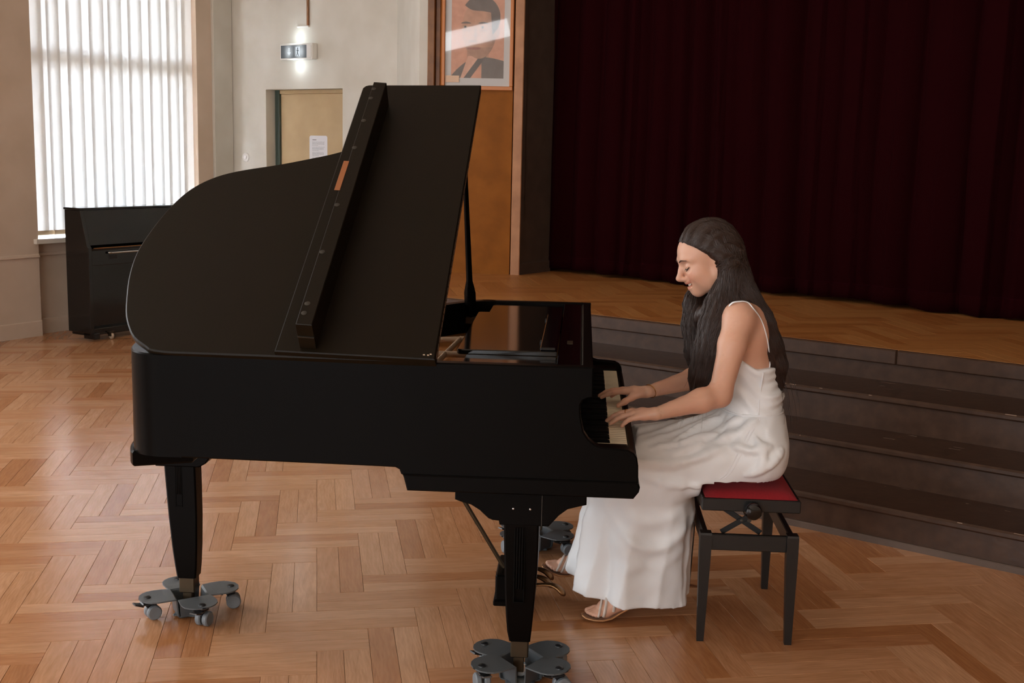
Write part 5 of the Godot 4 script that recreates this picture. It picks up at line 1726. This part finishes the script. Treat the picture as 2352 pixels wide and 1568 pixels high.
func sandal(who: Node3D, T: Transform3D, k: int, ft: Field):
	var X := Transform3D(Basis(Vector3.UP, deg_to_rad(6.0)), Vector3(-0.030, 0.0, -0.655)) if k == 0 else Transform3D(Basis(Vector3.BACK, deg_to_rad(-14.0)) * Basis(Vector3.UP, deg_to_rad(2.0)), Vector3(-0.185, 0.062, -0.905))
	var root := Node3D.new()
	root.name = "sandal" if k == 0 else "sandal_001"
	who.add_child(root, true)
	# sole: outline swept along the arch
	var prof := [[-0.082, 0.016, 0.010], [-0.070, 0.0125, 0.026], [-0.045, 0.0095, 0.036], [-0.015, 0.009, 0.0395], [0.015, 0.015, 0.036], [0.045, 0.033, 0.031], [0.080, 0.052, 0.028], [0.115, 0.061, 0.027], [0.135, 0.063, 0.018]]
	var m := MB.new()
	m.xf = T * X
	var ed := MB.new()
	ed.xf = T * X
	var cz := 0.004
	var left := []
	var right := []
	m.smooth(1)
	for i in prof.size():
		left.append(Vector3(prof[i][0], prof[i][1], cz + prof[i][2]))
		right.append(Vector3(prof[i][0], prof[i][1], cz - prof[i][2]))
	for i in prof.size() - 1:
		var t := Vector3(0, -0.0055, 0)
		m.quad(left[i], left[i + 1], right[i + 1], right[i])
		m.quad(right[i] + t, right[i + 1] + t, left[i + 1] + t, left[i] + t)
	right.reverse()
	var loop := left + right + [left[0]]
	for i in loop.size(): loop[i] += Vector3(0, -0.003, 0)
	var rad := []
	for i in loop.size(): rad.append(0.0038)
	ed.tube(loop, rad, 8)
	obj("sole", m, M.insole, root)
	obj("sole_edge", ed, M.gold_leather, root)
	for x in [[-0.030, -0.004], [-0.012, 0.014], [0.022, 0.034]]:
		var s := MB.new()
		s.xf = T
		var pts := []
		var rr := []
		for i in 13:
			var a := PI * (-0.02 + 1.04 * i / 12.0)
			var px: float = lerp(x[0], x[1], i / 12.0)
			var core := X * Vector3(px, 0.022 + maxf(px, 0.0) * 0.85, cz)
			var from := X * Vector3(px, 0.022 + maxf(px, 0.0) * 0.85 + 0.09 * sin(a), cz + 0.085 * cos(a))
			var dir := (core - from).normalized()
			pts.append(onto(ft.d, from, dir) - dir * 0.0022)
			rr.append(0.0066)
		s.tube(catmull(pts, 2), catmull(rr, 2), 8, 0.65)
		obj("strap", s, M.glitter, root)

func dress(who: Node3D, T: Transform3D, torso: Field, body: Field):
	# skirt: lap over both thighs, a wide hem hanging from the knees, drag folds
	var lap := Field.new()
	lap.ell(Vector3(0.452, 0.625, -0.69), Vector3(0.116, 0.118, 0.186), 0.06)
	lap.ell(Vector3(0.442, 0.735, -0.69), Vector3(0.098, 0.06, 0.128), 0.08)
	lap.cap(Vector3(0.43, 0.612, -0.605), Vector3(0.03, 0.578, -0.615), 0.108, 0.078, 0.05)
	lap.cap(Vector3(0.43, 0.612, -0.775), Vector3(0.00, 0.572, -0.805), 0.108, 0.078, 0.09)
	lap.cap(Vector3(0.40, 0.640, -0.69), Vector3(0.06, 0.590, -0.71), 0.098, 0.070, 0.06)
	lap.cap(Vector3(0.33, 0.575, -0.600), Vector3(0.05, 0.52, -0.612), 0.085, 0.075, 0.06)
	# drag folds across the lap, hip and thigh, laid on the cloth: x, y pairs, then the size
	var smooth_lap := Field.new()
	smooth_lap.kind = lap.kind.duplicate(); smooth_lap.a = lap.a.duplicate(); smooth_lap.b = lap.b.duplicate(); smooth_lap.r = lap.r.duplicate(); smooth_lap.k = lap.k.duplicate(); smooth_lap.inv = lap.inv.duplicate()
	for q in [[[0.10, 0.642], [0.198, 0.666], [0.273, 0.690], [0.312, 0.704], 0.012], [[0.323, 0.682], [0.386, 0.715], [0.432, 0.745], 0.011], [[0.055, 0.600], [0.136, 0.590], [0.239, 0.614], [0.335, 0.660], 0.011],
			[[0.165, 0.662], [0.233, 0.706], [0.290, 0.745], 0.009], [[0.250, 0.705], [0.285, 0.735], [0.320, 0.755], 0.008], [[0.325, 0.712], [0.355, 0.740], [0.385, 0.755], 0.009], [[0.362, 0.662], [0.427, 0.650], [0.475, 0.662], 0.010],
			[[0.409, 0.566], [0.480, 0.604], [0.520, 0.650], 0.011], [[0.068, 0.556], [0.166, 0.530], [0.270, 0.524], 0.010], [[0.12, 0.628], [0.20, 0.640], [0.26, 0.668], 0.008], [[0.43, 0.700], [0.455, 0.640], [0.452, 0.580], 0.008]]:
		var pts := []
		for i in q.size() - 1:
			var s := onto(smooth_lap.d, Vector3(q[i][0], q[i][1] + 0.034, -0.38), Vector3(0, -0.22, -0.975))
			pts.append(s)
		pts = catmull(pts, 3)
		for i in pts.size() - 1:
			var t0 := sin(PI * (0.15 + 0.8 * float(i) / pts.size()))
			var t1 := sin(PI * (0.15 + 0.8 * float(i + 1) / pts.size()))
			lap.cap(pts[i], pts[i + 1], q[-1] * t0, q[-1] * t1, 0.016)
	var n := noise(1.0, 2, 9)
	var skirt := func(p: Vector3) -> float:
		var d := lap.d(p)
		if p.y < 0.66:
			# hanging part: an oval that widens towards the hem
			var t := clampf((0.56 - p.y) / 0.50, 0.0, 1.0)
			var x0: float = lerp(-0.075, -0.150, pow(t, 0.9))
			var x1: float = lerp(0.200, 0.276, pow(minf(t * 3.0, 1.0), 0.7))
			var zn: float = lerp(-0.522, -0.592, t)
			var zf: float = lerp(-0.885, -0.965, t)
			var c := Vector2((x0 + x1) / 2, (zn + zf) / 2)
			var r := Vector2((x1 - x0) / 2, (zn - zf) / 2)
			var v := Vector2(p.x, p.z) - c
			var ang := atan2(v.y / r.y, v.x / r.x)
			var w := clampf((0.50 - p.y) / 0.30, 0.0, 1.0)
			# ang runs from the back edge (0) over the near side (PI / 2) to the front (PI)
			var s1 := sin(ang * 3.0 + 0.5 + 0.7 * t)
			var s2 := sin(ang * 5.0 + 1.1 - 0.7 * t)
			var fold := 0.085 * (1.0 - 2.0 * pow(absf(s1), 1.2)) + 0.040 * (1.0 - 2.0 * pow(absf(s2), 1.0))
			fold -= 0.15 * exp(-pow((ang - 0.62) / 0.20, 2.0)) * clampf((0.46 - p.y) / 0.10, 0.0, 1.0)
			fold -= 0.09 * exp(-pow((ang - 2.36 + 0.25 * t) / 0.15, 2.0)) * clampf((0.46 - p.y) / 0.10, 0.0, 1.0)
			# the swoop of cloth between the knee and the stool
			var sag := p.y - 0.285 - 5.0 * pow(p.x - 0.12, 2.0)
			var near := clampf(v.y / r.y, 0.0, 1.0) * exp(-pow((p.x - 0.10) / 0.13, 2.0))
			fold += near * (0.130 * exp(-pow(sag / 0.024, 2.0)) - 0.085 * exp(-pow((sag - 0.05) / 0.03, 2.0)) + 0.105 * exp(-pow((sag - 0.095) / 0.024, 2.0)) + 0.04 * exp(-pow((sag + 0.075) / 0.02, 2.0)))
			var e4 := pow(pow(absf(v.x / r.x), 2.4) + pow(absf(v.y / r.y), 2.4), 1.0 / 2.4)
			var e := (e4 - (1.0 + fold * w)) * minf(r.x, r.y) * 0.85
			# the far leg stands forward: its side of the hem reaches further
			e = maxf(e, p.y - 0.60)
			var h := maxf(0.05 - absf(e - d), 0.0) / 0.05
			d = minf(d, e) - h * h * 0.0125
		# the far leg stands forward on the pedal with its own share of the hem
		if p.y < 0.62 and p.z < -0.70:
			var u := clampf((0.56 - p.y) / 0.48, 0.0, 1.0)
			var c2 := Vector2(lerp(0.0, -0.085, u), lerp(-0.80, -0.885, u))
			var v2 := Vector2(p.x, p.z) - c2
			var e2: float = (v2.length() * (1.0 + 0.05 * sin(atan2(v2.y, v2.x) * 6.0 + 1.0) * u) - lerp(0.075, 0.098, u)) * 0.9
			e2 = maxf(e2, p.y - 0.60)
			var h2 := maxf(0.03 - absf(e2 - d), 0.0) / 0.03
			d = minf(d, e2) - h2 * h2 * 0.0075
		# gathers under the waist seam
		if p.y > 0.60 and p.x < 0.47:
			var g := clampf((0.755 - p.y) / 0.04, 0.0, 1.0) * clampf((p.y - 0.64) / 0.07, 0.0, 1.0)
			d += 0.0045 * g * sin((p.z * 105.0 + p.x * 50.0) + 2.5 * sin(p.y * 26.0 + p.z * 20.0))
		d += 0.006 * n.get_noise_3d(p.x * 8.0, p.y * 8.0, p.z * 5.0)
		d = maxf(d, 0.518 - p.y if p.x > 0.272 else -1.0)
		# open side towards the stool: nothing of the skirt inside the stool
		if p.y < 0.53: d = maxf(d, p.x - 0.2665 - 0.016 * clampf((0.40 - p.y) / 0.3, 0.0, 1.0))
		var hem := 0.058 - 0.018 * clampf((p.x - 0.15) / 0.1, 0.0, 1.0) + 0.016 * clampf((0.03 - p.x) / 0.10, 0.0, 1.0) + 0.04 * clampf((-0.75 - p.z) / 0.2, 0.0, 1.0) + 0.003 * sin(p.x * 30.0)
		d = maxf(d, hem - p.y)
		d = maxf(d, p.y - 0.768)
		if p.x < 0.10: d = maxf(d, (p.y - 0.620 - maxf(p.x - 0.034, 0.0) * 2.2) * 0.6)     # clear of the key bed
		return d
	var sm := MB.new()
	sm.xf = T
	nets(sm, skirt, Vector3(-0.22, 0.015, -1.02), Vector3(0.60, 0.785, -0.46), 0.0066, nowhere, 1.7)
	var dr := obj("dress", sm, M.satin, who)
	# bodice
	var seam_z := -0.60
	var bod := func(p: Vector3) -> float:
		var d := torso.d(p) - 0.0075
		# shirred back panel and side seam
		if p.y > 0.752:
			var back := clampf((p.x - 0.44) / 0.05, 0.0, 1.0)
			d += 0.0028 * back * sin(p.y * 210.0 + 2.0 * sin(p.z * 30.0))
			d += 0.0030 * (1.0 - back) * sin(p.y * 95.0 + p.x * 40.0 + 2.0 * sin(p.x * 31.0))
			d -= 0.010 * back * exp(-pow((p.y - 0.815) / 0.022, 2.0))
			d -= 0.004 * exp(-pow((p.y - (top_edge(p) - 0.013)) / 0.013, 2.0))
		d = maxf(d, p.y - top_edge(p))
		d = maxf(d, 0.750 - p.y)
		return d
	var bm := MB.new()
	bm.xf = T
	nets(bm, bod, Vector3(0.24, 0.74, -0.88), Vector3(0.58, 1.04, -0.50), 0.0062, nowhere, 1.5)
	obj("bodice", bm, M.satin, dr)
	# waist seam, side seam on the skirt and bodice, hem stitching
	var ws := MB.new()
	ws.xf = T
	var loop := []
	var rad := []
	for k in 41:
		var a := TAU * k / 40.0
		loop.append(Vector3(0.4405 + 0.1035 * cos(a), 0.757, -0.69 + 0.1285 * sin(a)))
		rad.append(0.0042)
	ws.tube(loop, rad, 6)
	obj("waist_seam", ws, M.satin, dr)
	var ss := MB.new()
	ss.xf = T
	for path in [[Vector3(0.452, 0.905, 0), Vector3(0.449, 0.85, 0), Vector3(0.446, 0.80, 0), Vector3(0.444, 0.762, 0)]]:
		var pts := []
		for q in path: pts.append(onto(bod, Vector3(q.x, q.y, -0.52), Vector3(0, 0, -1)))
		ss.tube(catmull(pts, 3), catmull([0.0028, 0.0028, 0.0028, 0.0028], 3), 6)
	for path in [[Vector3(0.440, 0.752, 0), Vector3(0.405, 0.70, 0), Vector3(0.375, 0.64, 0), Vector3(0.345, 0.58, 0), Vector3(0.322, 0.556, 0)]]:
		for off in [0.0, 0.011]:
			var pts := []
			for q in path: pts.append(onto(skirt, Vector3(q.x + off, q.y, -0.47), Vector3(0, 0, -1)))
			ss.tube(catmull(pts, 3), catmull([0.0022, 0.0022, 0.0022, 0.0022, 0.0022], 3), 6)
	obj("side_seam", ss, M.satin, dr)
	# shoulder straps
	for s in [1.0, -1.0]:
		var zc := -0.69
		var pts := [Vector3(0.330, 0.975, zc + 0.085 * s), Vector3(0.318, 1.04, zc + 0.105 * s), Vector3(0.335, 1.105, zc + 0.115 * s), Vector3(0.372, 1.137, zc + 0.118 * s), Vector3(0.412, 1.118, zc + 0.112 * s), Vector3(0.452, 1.06, zc + 0.100 * s), Vector3(0.478, 0.985, zc + 0.088 * s), Vector3(0.492, 0.915, zc + 0.075 * s)]
		if s > 0.0:            # the near strap lies on the skin over the shoulder and down the back
			var on := [pts[0], pts[1]]
			for q in [Vector3(0.318, 1.138, -0.45), Vector3(0.348, 1.150, -0.45), Vector3(0.374, 1.148, -0.45), Vector3(0.393, 1.129, -0.45), Vector3(0.416, 1.100, -0.45), Vector3(0.433, 1.063, -0.45), Vector3(0.446, 1.019, -0.45), Vector3(0.455, 0.967, -0.45), Vector3(0.457, 0.945, -0.45), Vector3(0.455, 0.918, -0.45)]: on.append(onto(body.d, q, Vector3(0.143, -0.134, -0.981)) + Vector3(0, 0.001, 0.0015))
			pts = [on[0], on[1]] + on.slice(2)
			pts.remove_at(1)
			pts.insert(1, Vector3(0.318, 1.06, -0.60))
		var st := MB.new()
		st.xf = T
		var rad_s := []
		for q in pts: rad_s.append(0.0045)
		st.tube(catmull(pts, 4), catmull(rad_s, 4) if s > 0.0 else catmull([0.0045, 0.0045, 0.0045, 0.0045, 0.0045, 0.0045, 0.0045, 0.0045], 4), 8, 0.45)
		obj("shoulder_strap", st, M.satin, dr)

func top_edge(p: Vector3) -> float:
	return 0.912 + 0.07 * clampf((0.43 - p.x) / 0.12, 0.0, 1.0) + 0.004 * sin(p.z * 40.0)

func onto(f: Callable, p: Vector3, dir: Vector3) -> Vector3:
	var p0 := p
	for k in 90:
		var d: float = f.call(p)
		if d < 0.0006: break
		p += dir * maxf(d * 0.8, 0.0008)
		if p.distance_to(p0) > 0.5: break
	return p

func hair(who: Node3D, T: Transform3D, HX: Transform3D):
	var inv := HX.affine_inverse()
	var root: Node3D = null
	var f := Field.new()
	# cap over the skull, in the head's frame
	f.ell(HX * Vector3(-0.016, 0.038, 0), Vector3(0.099, 0.092, 0.081), 0.02, HX.basis)
	f.ell(HX * Vector3(-0.030, -0.012, 0), Vector3(0.074, 0.080, 0.077), 0.03, HX.basis)
	# sheets: down the back, in front of the left shoulder, in front of the right shoulder
	f.chain([HX * Vector3(-0.055, 0.0, 0.02), Vector3(0.352, 1.20, -0.655), Vector3(0.392, 1.125, -0.64), Vector3(0.442, 1.06, -0.625), Vector3(0.478, 0.985, -0.625), Vector3(0.506, 0.92, -0.63), Vector3(0.524, 0.85, -0.635)], [0.052, 0.048, 0.044, 0.038, 0.032, 0.024, 0.008], 0.04)
	f.chain([HX * Vector3(-0.055, 0.0, -0.02), Vector3(0.36, 1.19, -0.72), Vector3(0.40, 1.12, -0.735), Vector3(0.450, 1.04, -0.74), Vector3(0.490, 0.95, -0.74)], [0.052, 0.048, 0.042, 0.034, 0.012], 0.04)
	f.chain([HX * Vector3(-0.020, 0.01, 0.060), HX * Vector3(-0.035, -0.06, 0.066), Vector3(0.312, 1.12, -0.615), Vector3(0.292, 1.05, -0.602), Vector3(0.272, 0.96, -0.592), Vector3(0.254, 0.88, -0.588), Vector3(0.234, 0.812, -0.590)], [0.026, 0.034, 0.042, 0.042, 0.040, 0.032, 0.006], 0.03)
	f.chain([HX * Vector3(-0.015, 0.01, -0.062), HX * Vector3(0.035, -0.07, -0.072), Vector3(0.240, 1.10, -0.742), Vector3(0.238, 1.03, -0.730), Vector3(0.246, 0.94, -0.705), Vector3(0.248, 0.86, -0.680)], [0.022, 0.026, 0.032, 0.034, 0.030, 0.010], 0.03)
	f.cap(Vector3(0.300, 1.10, -0.63), Vector3(0.250, 1.06, -0.71), 0.030, 0.030, 0.03)
	# keep the face clear
	var face := func(q: Vector3) -> float:          # how far a point of the head's frame lies in front of the hairline
		var xh := 0.0
		if q.y > 0.021: xh = 0.024 + (q.y - 0.021) * 1.22
		elif q.y > -0.02: xh = lerp(-0.010, 0.024, (q.y + 0.02) / 0.041)
		else: xh = lerp(0.004, -0.010, clampf((q.y + 0.075) / 0.055, 0.0, 1.0))
		if q.z < -0.045: xh += clampf((-0.045 - q.z) / 0.015, 0.0, 1.0) * clampf((0.02 - q.y) / 0.05, 0.0, 1.0) * 0.05
		var low := clampf((q.y + 0.125) / 0.03, 0.0, 1.0)
		return (q.x - xh) * 0.8 - (1.0 - low) * 0.3
	var n := noise(1.0, 2, 41)
	var hd := func(p: Vector3) -> float:
		var q := inv * p
		var w: float = face.call(q)
		var soft := clampf(-w / 0.05, 0.0, 1.0) if q.y > -0.02 else 1.0
		var d: float = f.d(p) + 0.0026 * soft * sin(p.z * 260.0 + p.x * 170.0 + 14.0 * n.get_noise_3d(p.x * 3.0, p.y * 2.5, p.z * 3.0)) - 0.001
		if q.y > -0.03: d += 0.013 * clampf(1.0 + w / 0.022, 0.0, 1.0)
		return maxf(d, w - (0.006 if q.y > -0.03 else 0.0))
	var m := MB.new()
	m.xf = T
	nets(m, hd, Vector3(0.15, 0.79, -0.83), Vector3(0.58, 1.40, -0.53), 0.0048, nowhere, 1.2)
	var base := obj("hair", m, M.hair, who)
	# strands laid over the mass: from the parting down the head, then along one of the falls
	var rng := RandomNumberGenerator.new()
	rng.seed = 19
	var st := MB.new()
	st.xf = T
	var paths := [
		[[Vector3(0.352, 1.20, -0.64), Vector3(0.392, 1.125, -0.625), Vector3(0.442, 1.06, -0.615), Vector3(0.478, 0.985, -0.615), Vector3(0.506, 0.92, -0.62), Vector3(0.528, 0.82, -0.63)], [0.052, 0.046, 0.040, 0.034, 0.026, 0.018]],
		[[HX * Vector3(-0.028, -0.05, 0.078), Vector3(0.312, 1.12, -0.600), Vector3(0.286, 1.05, -0.588), Vector3(0.266, 0.96, -0.580), Vector3(0.250, 0.87, -0.580), Vector3(0.232, 0.80, -0.588)], [0.030, 0.042, 0.046, 0.042, 0.034, 0.014]],
		[[HX * Vector3(0.030, -0.06, -0.074), Vector3(0.238, 1.10, -0.735), Vector3(0.236, 1.03, -0.720), Vector3(0.243, 0.94, -0.70), Vector3(0.246, 0.85, -0.675)], [0.03, 0.040, 0.042, 0.036, 0.018]],
	]
	for k in 1500:
		var which := 0 if k % 10 < 5 else (1 if k % 10 < 8 else 2)
		var P: Array = paths[which][0]
		var R: Array = paths[which][1]
		var off := Vector2(rng.randf_range(-1, 1), rng.randf_range(-1, 1))
		if off.length() > 1.0: off = off.normalized()
		var side := 1.0 if which < 2 else -1.0
		var w := rng.randf()
		if which == 0: side = 1.0 if k % 20 < 15 else -1.0
		var pts := []
		var hairline := [Vector3(0.080, 0.090, 0.0), Vector3(0.068, 0.082, 0.036), Vector3(0.042, 0.056, 0.066), Vector3(0.016, 0.020, 0.080), Vector3(-0.014, -0.022, 0.080)]
		var tw: float = (w * 2.6 if which == 0 else 1.3 + 2.69 * w)
		var root_p: Vector3 = hairline[int(tw)].lerp(hairline[int(tw) + 1], tw - int(tw))
		var dest := Vector3(-0.108, 0.0 - 0.02 * w, 0.012 + 0.060 * w) if which == 0 else Vector3(-0.028 - 0.04 * (1.0 - w) - 0.006 * rng.randf(), -0.050, 0.082)
		if which == 2: dest = Vector3(0.0, -0.045, 0.080)
		if which == 0 and k % 4 == 0:      # from the crown straight down over the side
			side = 1.0
			root_p = Vector3(-0.015 - 0.065 * w, 0.128, 0.004)
			dest = Vector3(-0.018 - 0.075 * w, -0.045, 0.082 - 0.018 * w)
		var bias := 0.012 + 0.055 * (1.0 - w) + rng.randf_range(-0.006, 0.006)
		var mid := Vector3(-0.016, 0.038, 0.0)
		for s in [0.0, 0.18, 0.36, 0.54, 0.72, 0.88, 1.0]:
			var q: Vector3 = root_p.lerp(dest, s) + Vector3(0, 1, 0) * sin(PI * s) * (0.10 * (1.0 - 0.6 * w) if which == 0 else bias)
			var dq := q - mid
			var l := Vector3(dq.x / 0.100, dq.y / 0.093, dq.z / 0.082).length()
			if l > 0.05 and ((s > 0.01 and s < 0.99) or which == 0 and k % 4 == 0): q = mid + dq / l
			pts.append(HX * Vector3(q.x, q.y, q.z * side))
		for i in P.size():
			var j: Vector3 = Vector3(off.x, 0.0, off.y) * R[i] * 0.95
			pts.append(P[i] + j + Vector3(rng.randf_range(-1, 1), rng.randf_range(-1, 1), rng.randf_range(-1, 1)) * 0.004)
		pts[-1] += Vector3(rng.randf_range(-0.01, 0.01), rng.randf_range(-0.045, 0.035), rng.randf_range(-0.01, 0.01))
		var c: Array = catmull(pts, 3)
		# lay each point on the outside of the hair mass
		var good := []
		for q in c:
			var g: Vector3 = q
			var want := 0.0017 + rng.randf() * 0.0018
			for it in 3:
				var d: float = hd.call(g)
				if d > 0.0014 and d < 0.0046: break
				var e := 0.004
				var gr := Vector3(f.d(g + Vector3(e, 0, 0)) - f.d(g - Vector3(e, 0, 0)), f.d(g + Vector3(0, e, 0)) - f.d(g - Vector3(0, e, 0)), f.d(g + Vector3(0, 0, e)) - f.d(g - Vector3(0, 0, e)))
				if gr.length() > 1e-5: g += gr.normalized() * clampf(want - d, -0.016, 0.030)
			good.append(g)
		var rr := []
		for i in good.size():
			var t := float(i) / (good.size() - 1)
			rr.append(0.00095 * (1.0 - 0.6 * pow(t, 3.0)) * minf(1.0, 0.35 + t * 8.0))
		st.tube(good, rr, 4)
	obj("hair_strands", st, M.hair, base).set_meta("kind", "stuff")
	# a few loose hairs at the ends and over the shoulder
	var fl := MB.new()
	fl.xf = T
	for k in 30:
		var at := Vector3(0.525, 0.92, -0.62) if k % 2 == 0 else Vector3(0.25, 0.95, -0.57)
		var p0 := at + Vector3(rng.randf_range(-0.03, 0.03), rng.randf_range(-0.07, 0.02), rng.randf_range(-0.02, 0.02))
		var out := Vector3(rng.randf_range(0.0, 0.05) if k % 2 == 0 else rng.randf_range(-0.05, 0.01), -rng.randf_range(0.10, 0.22), rng.randf_range(-0.01, 0.02))
		fl.tube(catmull([p0, p0 + out * 0.5 + Vector3(0.008, 0, 0.004), p0 + out], 4), catmull([0.0006, 0.0006, 0.0002], 4), 3)
	obj("loose_hairs", fl, M.hair, base).set_meta("kind", "stuff")
